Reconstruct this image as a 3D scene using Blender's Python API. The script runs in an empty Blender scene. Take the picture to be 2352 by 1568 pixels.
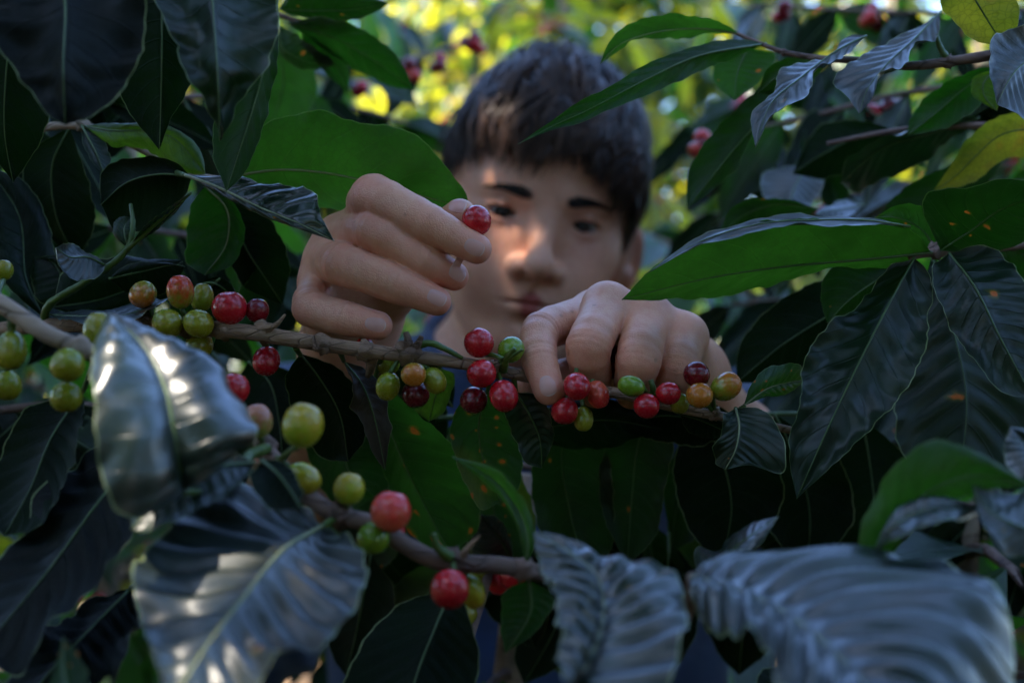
import bpy, math, random, os
import numpy as np
from mathutils import Vector, Matrix
random.seed(7); rng = np.random.default_rng(7)
S = bpy.context.scene; COL = S.collection
R = math.radians

# ---------------------------------------------------------------- camera, sky, sun, exposure
FPX = 2700.0                       # focal length in units of a 2352-wide frame
cam = bpy.data.cameras.new('camera'); camo = bpy.data.objects.new('camera', cam); COL.objects.link(camo)
CAMZ = 1.30
camo.location = (0, 0, CAMZ); camo.rotation_euler = (R(90), 0, 0)
cam.sensor_width = 36.0; cam.lens = 36.0*FPX/2352.0
cam.clip_start = 0.02; cam.clip_end = 400
cam.dof.use_dof = True; cam.dof.focus_distance = 0.49; cam.dof.aperture_fstop = 6.3; cam.dof.aperture_blades = 0
S.camera = camo
SUN_DIR = Vector((-0.30, -0.22, 0.93)).normalized()     # towards the sun: high, a little to the left
w = bpy.data.worlds.new('World'); S.world = w; w.use_nodes = True
nt = w.node_tree; bg = nt.nodes['Background']
sky = nt.nodes.new('ShaderNodeTexSky'); sky.sky_type = 'NISHITA'; sky.sun_disc = False
sky.sun_elevation = math.asin(SUN_DIR.z); sky.sun_rotation = math.atan2(SUN_DIR.x, SUN_DIR.y)
hs = nt.nodes.new('ShaderNodeMix'); hs.data_type = 'RGBA'; hs.blend_type = 'MULTIPLY'; hs.inputs[0].default_value = 1; hs.inputs[7].default_value = (.90, .98, 1.12, 1)
nt.links.new(sky.outputs[0], hs.inputs[6]); nt.links.new(hs.outputs[2], bg.inputs[0]); bg.inputs[1].default_value = 0.15; sky.ozone_density = 3.0; sky.dust_density = .6
sun = bpy.data.lights.new('sun', 'SUN'); suno = bpy.data.objects.new('sun', sun); COL.objects.link(suno)
sun.energy = 4.2; sun.angle = R(0.5); sun.color = (1.0, 0.90, 0.76)
suno.rotation_euler = SUN_DIR.to_track_quat('Z', 'Y').to_euler(); suno.location = (0, 0, 6)
S.view_settings.view_transform = 'Standard'; S.view_settings.look = 'None'
S.view_settings.exposure = 2.68; S.view_settings.gamma = 1
S.cycles.use_denoising = True
S.cycles.max_bounces = 8; S.cycles.diffuse_bounces = 4; S.cycles.glossy_bounces = 3; S.cycles.transmission_bounces = 5
S.cycles.transparent_max_bounces = 6; S.cycles.caustics_reflective = False; S.cycles.caustics_refractive = False
S.cycles.sample_clamp_indirect = 4.0

# ---------------------------------------------------------------- helpers
def P(u, v, d):                      # a point d metres ahead, seen at (u, v) of the 2352x1568 frame
    return Vector(((u-1176)/FPX*d, d, CAMZ-(v-784)/FPX*d))
def PM(u, v, dmm):                   # the same in millimetres, camera height as origin
    return np.array(((u-1176)/FPX*dmm, dmm, -(v-784)/FPX*dmm), float)
def link(o, parent=None):
    COL.objects.link(o)
    if parent is not None: o.parent = parent
    return o
def tag(o, label, cat, group=None, kind=None):
    if label: o['label'] = label
    if cat: o['category'] = cat
    if group: o['group'] = group
    if kind: o['kind'] = kind
    return o
def empty(name, loc):
    o = bpy.data.objects.new(name, None); o.location = loc; o.empty_display_size = .02
    return link(o)
def mesh_obj(name, V, F, mats, parent=None, midx=None, uv=None, smooth=True, cols=None):
    V = np.asarray(V, float)
    if parent is not None: V = V - np.array(parent_world(parent))
    me = bpy.data.meshes.new(name)
    if isinstance(F, np.ndarray):
        k = F.shape[1]
        me.vertices.add(len(V)); me.vertices.foreach_set('co', V.ravel())
        me.loops.add(F.size); me.loops.foreach_set('vertex_index', F.ravel().astype(np.int32))
        me.polygons.add(len(F)); me.polygons.foreach_set('loop_start', np.arange(0, F.size, k, dtype=np.int32))
        me.polygons.foreach_set('loop_total', np.full(len(F), k, np.int32))
        me.update(calc_edges=True)
    else:
        me.from_pydata([tuple(p) for p in V], [], [tuple(f) for f in F]); me.update()
    if smooth: me.polygons.foreach_set('use_smooth', np.ones(len(me.polygons), bool))
    if midx is not None: me.polygons.foreach_set('material_index', np.asarray(midx, np.int32))
    if uv is not None:
        l = me.uv_layers.new(name='UVMap'); vi = np.zeros(len(me.loops), np.int32); me.loops.foreach_get('vertex_index', vi)
        l.data.foreach_set('uv', np.asarray(uv, np.float32)[vi].ravel())
    if cols is not None:
        a = me.color_attributes.new('tint', 'FLOAT_COLOR', 'POINT')
        a.data.foreach_set('color', np.asarray(cols, np.float32).ravel())
    for m in (mats if isinstance(mats, (list, tuple)) else [mats]): me.materials.append(m)
    o = bpy.data.objects.new(name, me)
    return link(o, parent)
def parent_world(p):
    v = Vector((0, 0, 0))
    while p is not None: v = v + p.location; p = p.parent
    return v

# --- spline
def crom(pts, n):                    # Catmull-Rom through pts, n+1 samples even in chord length
    P_ = np.asarray(pts, float); k = len(P_)
    if k == 1: return np.repeat(P_, n+1, 0)
    t = np.concatenate([[0], np.cumsum(np.sqrt(np.linalg.norm(np.diff(P_, axis=0), axis=1))+1e-9)])
    ext = np.vstack([2*P_[0]-P_[1], P_, 2*P_[-1]-P_[-2]])
    te = np.concatenate([[t[0]-(t[1]-t[0])], t, [t[-1]+(t[-1]-t[-2])]])
    fine = []
    m = 24
    for i in range(1, k):
        p0, p1, p2, p3 = ext[i-1:i+3]; t0, t1, t2, t3 = te[i-1:i+3]
        tt = np.linspace(t1, t2, m, endpoint=False)[:, None]
        A1 = (t1-tt)/(t1-t0)*p0+(tt-t0)/(t1-t0)*p1; A2 = (t2-tt)/(t2-t1)*p1+(tt-t1)/(t2-t1)*p2
        A3 = (t3-tt)/(t3-t2)*p2+(tt-t2)/(t3-t2)*p3
        B1 = (t2-tt)/(t2-t0)*A1+(tt-t0)/(t2-t0)*A2; B2 = (t3-tt)/(t3-t1)*A2+(tt-t1)/(t3-t1)*A3
        fine.append((t2-tt)/(t2-t1)*B1+(tt-t1)/(t2-t1)*B2)
    fine = np.vstack(fine+[P_[-1:]])
    L = np.concatenate([[0], np.cumsum(np.linalg.norm(np.diff(fine, axis=0), axis=1))])
    s = np.linspace(0, L[-1], n+1)
    return np.stack([np.interp(s, L, fine[:, j]) for j in range(fine.shape[1])], 1)
def tube(pts, radii, n=None, sides=8, noise=0.0, close=True, seed=0):
    pts = np.asarray(pts, float); n = n or (len(pts)-1)*6
    C = crom(pts, n); rr = np.interp(np.linspace(0, 1, n+1), np.linspace(0, 1, len(radii)), radii)
    T = np.gradient(C, axis=0); T /= np.linalg.norm(T, axis=1)[:, None]+1e-12
    up = np.array([.13, .9, .35]); N = np.cross(T, up); N /= np.linalg.norm(N, axis=1)[:, None]+1e-12
    B = np.cross(T, N); a = np.linspace(0, 2*np.pi, sides, endpoint=False)
    g = np.random.default_rng(seed)
    rad = rr[:, None]*np.ones((1, sides))
    if noise: rad = rad*(1+noise*g.standard_normal((n+1, sides)))
    V = C[:, None]+rad[..., None]*(np.cos(a)[None, :, None]*N[:, None]+np.sin(a)[None, :, None]*B[:, None])
    V = V.reshape(-1, 3); F = []
    for i in range(n):
        for j in range(sides):
            j2 = (j+1) % sides; F.append((i*sides+j, i*sides+j2, (i+1)*sides+j2, (i+1)*sides+j))
    if close:
        V = np.vstack([V, C[:1], C[-1:]]); c0 = len(V)-2
        for j in range(sides):
            j2 = (j+1) % sides
            F.append((c0, c0, j2, j)[1:]); F.append((c0+1, n*sides+j, n*sides+j2))
    return V, F
class MB:                            # collects pieces of ONE mesh
    def __init__(s): s.V = []; s.F = []; s.M = []; s.U = []; s.n = 0
    def add(s, V, F, m=0, uv=None):
        V = np.asarray(V, float); s.V.append(V); s.F += [tuple(i+s.n for i in f) for f in F]; s.M += [m]*len(F)
        s.U.append(np.zeros((len(V), 2)) if uv is None else uv); s.n += len(V); return s
    def build(s, name, mats, parent=None):
        return mesh_obj(name, np.vstack(s.V), s.F, mats, parent, s.M, np.vstack(s.U))

# ---------------------------------------------------------------- materials
def newmat(name):
    m = bpy.data.materials.new(name); m.use_nodes = True; t = m.node_tree; t.nodes.clear()
    out = t.nodes.new('ShaderNodeOutputMaterial'); return m, t, out
class NT:
    def __init__(s, t): s.t = t
    def n(s, typ, **kw):
        nd = s.t.nodes.new(typ)
        for k, v in kw.items(): setattr(nd, k, v)
        return nd
    def l(s, a, b): s.t.links.new(a, b)
    def m(s, op, a, b=None, c=None, clamp=False):
        nd = s.n('ShaderNodeMath', operation=op, use_clamp=clamp)
        for i, x in enumerate((a, b, c)):
            if x is None: continue
            if isinstance(x, (int, float)): nd.inputs[i].default_value = x
            else: s.l(x, nd.inputs[i])
        return nd.outputs[0]
    def mix(s, f, a, b, typ='MIX'):
        nd = s.n('ShaderNodeMix', data_type='RGBA', blend_type=typ)
        for i, x in ((0, f), (6, a), (7, b)):
            if isinstance(x, (int, float)): nd.inputs[i].default_value = x
            elif isinstance(x, tuple): nd.inputs[i].default_value = (*x[:3], 1)
            else: s.l(x, nd.inputs[i])
        return nd.outputs[2]
    def ramp(s, f, stops):
        nd = s.n('ShaderNodeValToRGB'); e = nd.color_ramp.elements
        while len(e) < len(stops): e.new(.5)
        for i, (p, c) in enumerate(stops): e[i].position = p; e[i].color = (*c, 1) if len(c) == 3 else c
        s.l(f, nd.inputs[0]); return nd.outputs[0]
    def noise(s, vec, scale, detail=3, rough=.5):
        nd = s.n('ShaderNodeTexNoise'); nd.inputs['Scale'].default_value = scale; nd.inputs['Detail'].default_value = detail
        nd.inputs['Roughness'].default_value = rough
        if vec is not None: s.l(vec, nd.inputs['Vector'])
        return nd.outputs[0]
    def vor(s, vec, scale, feature='F1'):
        nd = s.n('ShaderNodeTexVoronoi', feature=feature); nd.inputs['Scale'].default_value = scale
        if vec is not None: s.l(vec, nd.inputs['Vector'])
        return nd.outputs['Distance']
    def bump(s, h, strength, dist, nrm=None):
        nd = s.n('ShaderNodeBump'); nd.inputs['Strength'].default_value = strength; nd.inputs['Distance'].default_value = dist
        s.l(h, nd.inputs['Height'])
        if nrm is not None: s.l(nrm, nd.inputs['Normal'])
        return nd.outputs[0]
def setp(b, **kw):
    for k, v in kw.items():
        i = b.inputs[k.replace('_', ' ')]; i.default_value = (*v, 1) if isinstance(v, tuple) and len(v) == 3 and i.type == 'RGBA' else v
def leaf_mat(name, col, tcol, rough=.32, trans=.35, spots=0.0, spotcol=(.55, .12, .01), blotch=0.0, yellow=0.0, veins=11, vcol=None, bump=.6, spotscale=34, back=None, coat=.0, spec=.5, crough=.24):
    m, t, out = newmat(name); N = NT(t)
    tc = N.n('ShaderNodeTexCoord'); uv = tc.outputs['UV']; ob = tc.outputs['Object']
    sp = N.n('ShaderNodeSeparateXYZ'); N.l(uv, sp.inputs[0])
    x = N.m('ABSOLUTE', N.m('MULTIPLY_ADD', sp.outputs[0], 2, -1))
    y = sp.outputs[1]
    ph = N.m('FRACT', N.m('ADD', N.m('SUBTRACT', N.m('MULTIPLY', y, veins), N.m('MULTIPLY', N.m('POWER', x, 1.3), 1.9)), 50))
    tri = N.m('ABSOLUTE', N.m('SUBTRACT', ph, .5))                     # .5 at the vein
    vein = N.m('POWER', N.m('MULTIPLY', tri, 2), 22)
    vein = N.m('MULTIPLY', vein, N.m('SUBTRACT', 1, N.m('MULTIPLY', x, .75)))
    mid = N.m('SUBTRACT', 1, N.m('MULTIPLY', x, 26), clamp=True)
    vv = N.m('MAXIMUM', N.m('MULTIPLY', vein, .55), mid)
    nz = N.noise(ob, 28, 4, .6); nz2 = N.noise(ob, 170, 4, .65)
    fac = N.m('MULTIPLY_ADD', N.m('SUBTRACT', nz, .5), 2.2, .5, clamp=True)
    dark = tuple(c*.5 for c in col); lite = tuple(c*1.5 for c in col)
    base = N.mix(fac, dark, lite)
    tb = N.mix(fac, tuple(c*.55 for c in tcol), tuple(c*1.3 for c in tcol))
    if yellow:
        yf = N.m('MULTIPLY', N.m('MULTIPLY_ADD', N.noise(ob, 16, 2), 4, -1.9, clamp=True), yellow)
        base = N.mix(yf, base, (.30, .26, .02)); tb = N.mix(yf, tb, (.85, .62, .03))
    vc = vcol or tuple(min(1, c*2.0+.02) for c in col)
    base = N.mix(N.m('MULTIPLY', vv, .75), base, vc)
    tb = N.mix(N.m('MULTIPLY', vv, .7), tb, tuple(c*.55 for c in tcol))
    edge = N.m('GREATER_THAN', x, .98); base = N.mix(N.m('MULTIPLY', edge, .7), base, (.26, .32, .14))
    if spots:
        oi = N.n('ShaderNodeObjectInfo'); cx_ = N.n('ShaderNodeCombineXYZ'); off = N.m('MULTIPLY', oi.outputs['Random'], 37)
        wob = N.m('MULTIPLY', N.noise(ob, 120, 2), .7)
        N.l(N.m('ADD', N.m('MULTIPLY_ADD', sp.outputs[0], 4.2, off), wob), cx_.inputs[0]); N.l(N.m('ADD', N.m('MULTIPLY_ADD', sp.outputs[1], 8.5, off), wob), cx_.inputs[1])
        vn = N.n('ShaderNodeTexVoronoi', voronoi_dimensions='2D'); vn.inputs['Scale'].default_value = 1.0; N.l(cx_.outputs[0], vn.inputs['Vector'])
        pick = N.n('ShaderNodeSeparateColor'); N.l(vn.outputs['Color'], pick.inputs[0])
        rad = N.m('MULTIPLY', N.m('MULTIPLY_ADD', pick.outputs[1], .20, .07), N.m('LESS_THAN', pick.outputs[0], spots))
        sf = N.m('MULTIPLY', N.m('SUBTRACT', rad, vn.outputs['Distance']), 14, clamp=True)
        halo = N.m('MULTIPLY', N.m('MULTIPLY', N.m('SUBTRACT', N.m('MULTIPLY', rad, 1.7), vn.outputs['Distance']), 7, clamp=True), .55); base = N.mix(halo, base, (.16, .15, .015)); tb = N.mix(halo, tb, (.30, .22, .01))
        base = N.mix(sf, base, spotcol); tb = N.mix(sf, tb, tuple(min(1, c*1.3) for c in spotcol))
    if blotch:
        bf = N.m('MULTIPLY_ADD', N.noise(ob, 21, 3, .55), 14, -9.6, clamp=True)
        bf = N.m('MULTIPLY', bf, blotch)
        bf0 = N.m('MULTIPLY', N.m('MULTIPLY_ADD', N.noise(ob, 21, 3, .55), 14, -8.8, clamp=True), blotch)
        base = N.mix(bf0, base, (.30, .16, .02)); tb = N.mix(bf0, tb, (.7, .35, .02))
        base = N.mix(bf, base, (.02, .006, .003)); tb = N.mix(bf, tb, (.02, .004, .002))
    net = N.m('SUBTRACT', 1, N.m('MULTIPLY', N.vor(ob, 330, 'DISTANCE_TO_EDGE'), 9), clamp=True); tb = N.mix(N.m('MULTIPLY', net, .35), tb, (0, 0, 0)); base = N.mix(N.m('MULTIPLY', net, .18), base, vc)
    gn = N.n('ShaderNodeNewGeometry')
    if back: base = N.mix(N.m('MULTIPLY', gn.outputs['Backfacing'], .8), base, back)
    h = N.m('ADD', N.m('MULTIPLY', vv, -.8), N.m('ADD', N.m('MULTIPLY', nz, .6), N.m('MULTIPLY', nz2, .14)))
    bp = N.bump(h, bump, .0016)
    b = N.n('ShaderNodeBsdfPrincipled'); N.l(base, b.inputs['Base Color']); N.l(bp, b.inputs['Normal'])
    setp(b, Specular_IOR_Level=spec)
    N.l(N.m('ADD', N.m('MULTIPLY_ADD', nz, .18, rough-.09), N.m('MULTIPLY', gn.outputs['Backfacing'], .22)), b.inputs['Roughness'])
    if coat: setp(b, Coat_Weight=coat, Coat_Roughness=crough)
    tr = N.n('ShaderNodeBsdfTranslucent'); N.l(tb, tr.inputs[0]); N.l(bp, tr.inputs['Normal'])
    mx = N.n('ShaderNodeMixShader'); mx.inputs[0].default_value = trans
    N.l(b.outputs[0], mx.inputs[1]); N.l(tr.outputs[0], mx.inputs[2]); N.l(mx.outputs[0], out.inputs[0])
    return m
# ================================================================ THE PERSON (one continuous surface from a distance field, in mm)
def smin(a, b, k):
    h = np.clip(.5+.5*(b-a)/k, 0, 1); return b+(a-b)*h-k*h*(1-h)
def smax(a, b, k): return -smin(-a, -b, k)
def s_sph(p, c, r): return np.linalg.norm(p-np.asarray(c, float), axis=1)-r
def s_ell(p, c, r, rot=None):
    q = p-np.asarray(c, float)
    if rot is not None: q = q@rot
    r = np.asarray(r, float); k0 = np.linalg.norm(q/r, axis=1); k1 = np.linalg.norm(q/(r*r), axis=1)+1e-9
    return k0*(k0-1)/k1
def s_cap(p, a, b, r1, r2):
    a = np.asarray(a, float); b = np.asarray(b, float); ba = b-a; pa = p-a
    h = np.clip(pa@ba/(ba@ba), 0, 1)
    return np.linalg.norm(pa-h[:, None]*ba, axis=1)-(r1+(r2-r1)*h)
def s_chain(p, pts, rr, k):
    Q, W = [pts[0]], [rr[0]]
    for i in range(1, len(pts)-1):
        a, b, c = pts[i-1], pts[i], pts[i+1]
        Q += [b+(a-b)*.26, b+((a-b)*.26+(c-b)*.26)*.22, b+(c-b)*.26]; W += [rr[i]+(rr[i-1]-rr[i])*.30, rr[i]*1.02, rr[i]+(rr[i+1]-rr[i])*.30]
    pts = Q+[pts[-1]]; rr = W+[rr[-1]]
    d = None
    for i in range(len(pts)-1):
        e = s_cap(p, pts[i], pts[i+1], rr[i], rr[i+1]); d = e if d is None else smin(d, e, k)
    return d
def rotm(x=0, y=0, z=0):
    return np.array(Matrix.Rotation(R(z), 3, 'Z')@Matrix.Rotation(R(y), 3, 'Y')@Matrix.Rotation(R(x), 3, 'X'))
def surface(f, lo, hi, h, proj=2):
    """naive surface nets of f<0 inside the box, spacing h (mm); fine samples only near the surface"""
    lo = np.asarray(lo, float); hi = np.asarray(hi, float); c = 4
    n = np.ceil((hi-lo)/(h*c)).astype(int)*c+1
    nc = (n-1)//c+1
    gx = [lo[i]+np.arange(nc[i])*h*c for i in range(3)]
    Q = np.stack(np.meshgrid(*gx, indexing='ij'), -1).reshape(-1, 3); dc = f(Q).reshape(nc)
    up = np.repeat(np.repeat(np.repeat(dc, c, 0), c, 1), c, 2)
    off = c//2
    val = np.empty(n); idx = [np.clip((np.arange(n[i])+off)//c, 0, nc[i]-1) for i in range(3)]
    val[:] = dc[np.ix_(*idx)]
    near = np.abs(val) < h*c*1.6+1.0
    I = np.argwhere(near); val[near] = f(lo+I*h)
    sgn = val < 0
    corners = [(a, b, d) for a in (0, 1) for b in (0, 1) for d in (0, 1)]
    def sl(A, o): return A[o[0]:A.shape[0]-1+o[0], o[1]:A.shape[1]-1+o[1], o[2]:A.shape[2]-1+o[2]]
    cnt = sum(sl(sgn, o).astype(np.int8) for o in corners)
    act = (cnt > 0) & (cnt < 8); ids = -np.ones(act.shape, np.int64); A = np.argwhere(act); ids[act] = np.arange(len(A))
    acc = np.zeros((len(A), 3)); w_ = np.zeros(len(A))
    for o in corners:
        for ax in range(3):
            if o[ax]: continue
            o2 = list(o); o2[ax] = 1
            va = val[A[:, 0]+o[0], A[:, 1]+o[1], A[:, 2]+o[2]]; vb = val[A[:, 0]+o2[0], A[:, 1]+o2[1], A[:, 2]+o2[2]]
            cr = (va < 0) != (vb < 0); t = np.where(cr, va/(va-vb+1e-20), 0)
            pt = np.array(o, float)[None]+np.zeros((len(A), 3)); pt[:, ax] += t
            acc[cr] += pt[cr]; w_[cr] += 1
    V = lo+(A+acc/w_[:, None])*h
    F = []
    for ax in range(3):
        b, d = [(1, 2), (2, 0), (0, 1)][ax]
        s0 = [slice(None)]*3; s1 = [slice(None)]*3; s0[ax] = slice(0, -1); s1[ax] = slice(1, None)
        for q in (b, d): s0[q] = slice(1, -1); s1[q] = slice(1, -1)
        a0 = sgn[tuple(s0)]; a1 = sgn[tuple(s1)]; E = np.argwhere(a0 != a1)
        if not len(E): continue
        fl = a0[E[:, 0], E[:, 1], E[:, 2]]
        E = E.copy(); E[:, b] += 1; E[:, d] += 1
        def g(db, dd):
            e = E.copy(); e[:, b] += db; e[:, d] += dd; return ids[e[:, 0], e[:, 1], e[:, 2]]
        q = np.stack([g(-1, -1), g(0, -1), g(0, 0), g(-1, 0)], 1)
        q[~fl] = q[~fl][:, ::-1]; F.append(q)
    F = np.vstack(F); F = F[(F >= 0).all(1)]
    for _ in range(proj): V = project(f, V)
    return V, F
def grad(f, V, e=.25):
    G = np.stack([f(V+np.eye(3)[i]*e)-f(V-np.eye(3)[i]*e) for i in range(3)], 1)/(2*e)
    return G
def project(f, V, offset=0.0):
    G = grad(f, V); d = f(V)-offset; g2 = np.maximum((G*G).sum(1), .25)
    return V-G*np.clip(d/g2, -3, 3)[:, None]

# --- head pose
HR = rotm(y=10)@rotm(z=5)@rotm(x=4)              # roll, yaw, pitch; local axes x right of picture, y towards camera (flipped below), z up
FLIP = np.diag([1., -1., 1.])
EYE = PM(1250, 503, 872)
HM = HR@FLIP
HC = EYE-HM@np.array([0, 78., 0])
def to_head(p): return (p-HC)@HM                  # inverse of HC + HM @ local
def from_head(q): return HC+np.asarray(q, float)@HM.T
def sym(q): 
    s = q.copy(); s[:, 0] = np.abs(s[:, 0]); return s
def f_face(q):                                    # q in head space
    s = sym(q)
    d = s_ell(q, (0, -4, 28), (75, 95, 96))
    d = smin(d, s_ell(q, (0, 26, 38), (63, 62, 62)), 15)
    d = smin(d, s_ell(q, (0, 18, -22), (61, 60, 70)), 25)
    d = smin(d, s_cap(s, (52, 8, -56), (16, 62, -94), 12, 15), 26)
    d = smin(d, s_ell(q, (0, 32, -58), (45, 50, 46)), 20)
    d = smin(d, s_cap(s, (12, 80, 18), (43, 66, 19), 8, 8), 12)           # brow ridge
    d = smin(d, s_sph(s, (44, 54, -20), 19), 18)                            # cheekbone
    d = smin(d, s_sph(s, (31, 60, -46), 22), 20)                            # cheek
    d = smin(d, s_ell(q, (0, 68, -60), (27, 21, 22)), 16)                   # muzzle
    d = smin(d, s_sph(q, (0, 69, -93), 15), 16)                             # chin
    d = smax(d, -s_ell(s, (33, 92, -3), (17, 12, 12)), 12)                  # sockets
    d = smin(d, s_cap(q, (0, 78, 8), (0, 95, -28), 7, 8.5), 10)           # nose bridge
    d = smin(d, s_sph(q, (0, 100, -34), 10.8), 7)
    d = smin(d, s_ell(s, (14, 88, -38), (8.0, 10.5, 8)), 5)
    d = smin(d, s_cap(q, (0, 95, -40), (0, 84, -48), 5, 5), 4)
    d = smax(d, -s_ell(s, (7.8, 94, -45.5), (4.4, 6, 4.4)), 2.5)            # nostrils
    # lips: upper bow, full lower lip, dark slit
    up = s_cap(s, (3, 87.5, -59.5), (15, 84, -60.5), 4.2, 3.6); up = smin(up, s_cap(s, (15, 84, -60.5), (27, 75, -63.5), 3.6, 1.6), 3)
    lo = s_cap(s, (0, 86, -68.5), (12, 83.5, -67.5), 5.0, 4.3); lo = smin(lo, s_cap(s, (12, 83.5, -67.5), (26, 76, -64.5), 4.3, 1.6), 3)
    d = smin(d, up, 3.5); d = smin(d, lo, 3.5)
    sl_ = s_cap(s, (0, 92, -63.6), (14, 88, -63.8), 1.3, 1.2); sl_ = np.minimum(sl_, s_cap(s, (14, 88, -63.8), (28, 79, -64.5), 1.3, 1.2))
    d = smax(d, -sl_, 1.5)
    d = smax(d, -s_ell(q, (0, 88, -78.5), (11, 4.5, 4)), 5)
    d = smax(d, -s_cap(q, (0, 93, -50), (0, 90.5, -56), 1.5, 2.2), 2.5)     # philtrum
    # eyelids with an opening, lids lowered
    lid = s_sph(s, (31, 66, 0), 13.6)
    lid = smin(lid, s_cap(s, (18, 74, 3), (32, 79.6, 5.4), 1.8, 2.2), 2)
    lid = smin(lid, s_cap(s, (32, 79.6, 5.4), (45, 70, 2.5), 2.2, 1.4), 2)
    d = smin(d, lid, 4.5)
    slit = np.maximum(s_sph(s, (31, 73.5, -11.2), 16.7), s_sph(s, (31, 73.5, 10), 15.6))
    slit = np.maximum(slit, -s_sph(s, (31, 66, 0), 11.6))
    d = smax(d, -np.maximum(slit, 70-s[:, 1]), .8)
    # ears
    RE = rotm(z=48, y=5)
    ec = np.array([83., -13., -20.])
    e = s_ell(s, ec, (5.5, 18, 32), RE)
    e = smax(e, -s_ell(s, ec+np.array([4.6, 4.4, 3]), (4.2, 11, 21), RE), 2.5)
    e = smin(e, s_ell(s, ec+np.array([1.5, 2, -12]), (5, 7, 9)), 5)
    d = smin(d, e, 5)
    return d
NB = from_head([0, -22, -60])
def f_torso(p):
    d = s_cap(p, NB, from_head([0, -30, -150]), 50, 56)
    sh = [PM(700, 985, 985), PM(1185, 905, 1010), PM(1735, 985, 985)]
    d = smin(d, s_cap(p, sh[0], sh[1], 46, 55), 40); d = smin(d, s_cap(p, sh[1], sh[2], 55, 46), 40)
    d = smin(d, s_ell(p, PM(1215, 1500, 1010), (165, 100, 260)), 60)
    return d
def f_headall(p): return smin(f_face(to_head(p)), f_torso(p), 22)
# --- hands
def c2(x, y, d): return PM((700+x/2.852)*.9408, (350+y/2.852)*.9408, d)
def c4(x, y, d): return PM((1200+x/3.485)*.9408, (650+y/3.485)*.9408, d)
ELB_R = PM(575, 1400, 745); ELB_L = PM(1800, 1190, 790); SH_R = PM(660, 1000, 980); SH_L = PM(1760, 1000, 980)
HAND_R = dict(
  fingers=[([c2(550, 570, 541), c2(585, 360, 504), c2(1000, 568, 492), c2(1322, 735, 490)], [9.5, 10.2, 8.2, 6.3]),
           ([c2(370, 660, 533), c2(610, 600, 499), c2(960, 820, 495), c2(1165, 925, 500)], [9.6, 9.0, 8.0, 6.2]),
           ([c2(285, 810, 532), c2(365, 835, 498), c2(780, 985, 492), c2(1043, 1098, 493)], [9.4, 9.0, 7.8, 6.2]),
           ([c2(245, 980, 533), c2(150, 1150, 504), c2(420, 1222, 495), c2(635, 1268, 492)], [9.2, 8.0, 7.2, 6.1])],
  thumb=([c2(560, 1230, 588), c2(790, 980, 558), c2(1060, 640, 526), c2(1205, 505, 509)], [14, 11, 9.2, 7.4]),
  wrist=c2(400, 1430, 594), elbow=ELB_R, palm_r=11)
HAND_L = dict(
  fingers=[([c4(880, 410, 550), c4(395, 545, 511), c4(405, 805, 493), c4(488, 1045, 485)], [10.5, 8.4, 7.3, 6.6]),
           ([c4(985, 350, 524), c4(815, 690, 492), c4(850, 930, 506), c4(880, 1070, 520)], [10.2, 9.4, 8.4, 7.0]),
           ([c4(1325, 440, 522), c4(1245, 820, 492), c4(1210, 985, 507), c4(1190, 1080, 522)], [10.2, 9.3, 8.2, 7.0]),
           ([c4(1620, 610, 524), c4(1575, 880, 502), c4(1540, 1020, 510), c4(1510, 1090, 524)], [10.5, 9.2, 8.0, 6.5])],
  thumb=([c4(1330, 900, 588), c4(960, 900, 560), c4(600, 960, 530), c4(330, 1050, 508)], [14, 11, 8.8, 6.8]),
  wrist=c4(1650, 960, 592), elbow=ELB_L, palm_r=13)
def f_hand(p, H):
    d = None
    pal = None; Wd = H['wrist']; fs = H['fingers']
    for i, (pts, rr) in enumerate(fs):
        w = Wd+(pts[0]-Wd)*.12
        e = s_cap(p, pts[0], w, rr[0]*1.02, H['palm_r']+2); pal = e if pal is None else smin(pal, e, 8)
    mid = sum(f[0][0] for f in fs)/4
    pal = smin(pal, s_cap(p, Wd+(mid-Wd)*.3, Wd+(mid-Wd)*.75, 15, 13), 12)
    tp, tr = H['thumb']
    pal = smin(pal, s_cap(p, tp[0], tp[1], tr[0], tr[1]), 12)
    pal = smin(pal, s_cap(p, Wd, tp[0], 17, 14), 14)
    el = H['elbow']; ax = (el-Wd)
    pal = smin(pal, s_cap(p, Wd, Wd+ax*.45, 19, 26), 14)
    pal = smin(pal, s_cap(p, Wd+ax*.4, el, 27, 36), 10)
    d = pal
    for i, (pts, rr) in enumerate(fs+[H['thumb']]):
        ch = s_chain(p, pts, rr, 1.0)
        for j in ((1, 2) if i < 4 else (2,)):
            dv = pts[j+1]-pts[j-1]; dv = dv/np.linalg.norm(dv); t_ = (p-pts[j])@dv; w3 = np.exp(-(t_/3.6)**2)*(np.linalg.norm(p-pts[j], axis=1) < rr[j]+6)
            ch = ch+.12*w3*np.cos(t_*2*np.pi/2.9+j)
        if i == 0: fing = ch
        else: fing = smin(fing, ch, 1.3)
        near = smin(d, ch, 7.0)
        # web: only close to the knuckle row
        wgt = np.clip(1-np.linalg.norm(p-pts[0], axis=1)/(22.0), 0, 1)
        d = np.where(wgt > 0, smin(d, ch, 1.0)+(near-smin(d, ch, 1.0))*np.clip(wgt*2, 0, 1), smin(d, ch, 1.0))
    return d
def f_arm(p, sh, el): return s_cap(p, sh, el, 46, 37)
def f_body(p):
    d = f_headall(p)
    for H, sh in ((HAND_R, SH_R), (HAND_L, SH_L)):
        d = smin(d, f_arm(p, sh, H['elbow']), 12); d = smin(d, s_cap(p, H['elbow'], H['elbow']+(H['wrist']-H['elbow'])*.6, 36, 27), 12)
    return d
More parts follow.
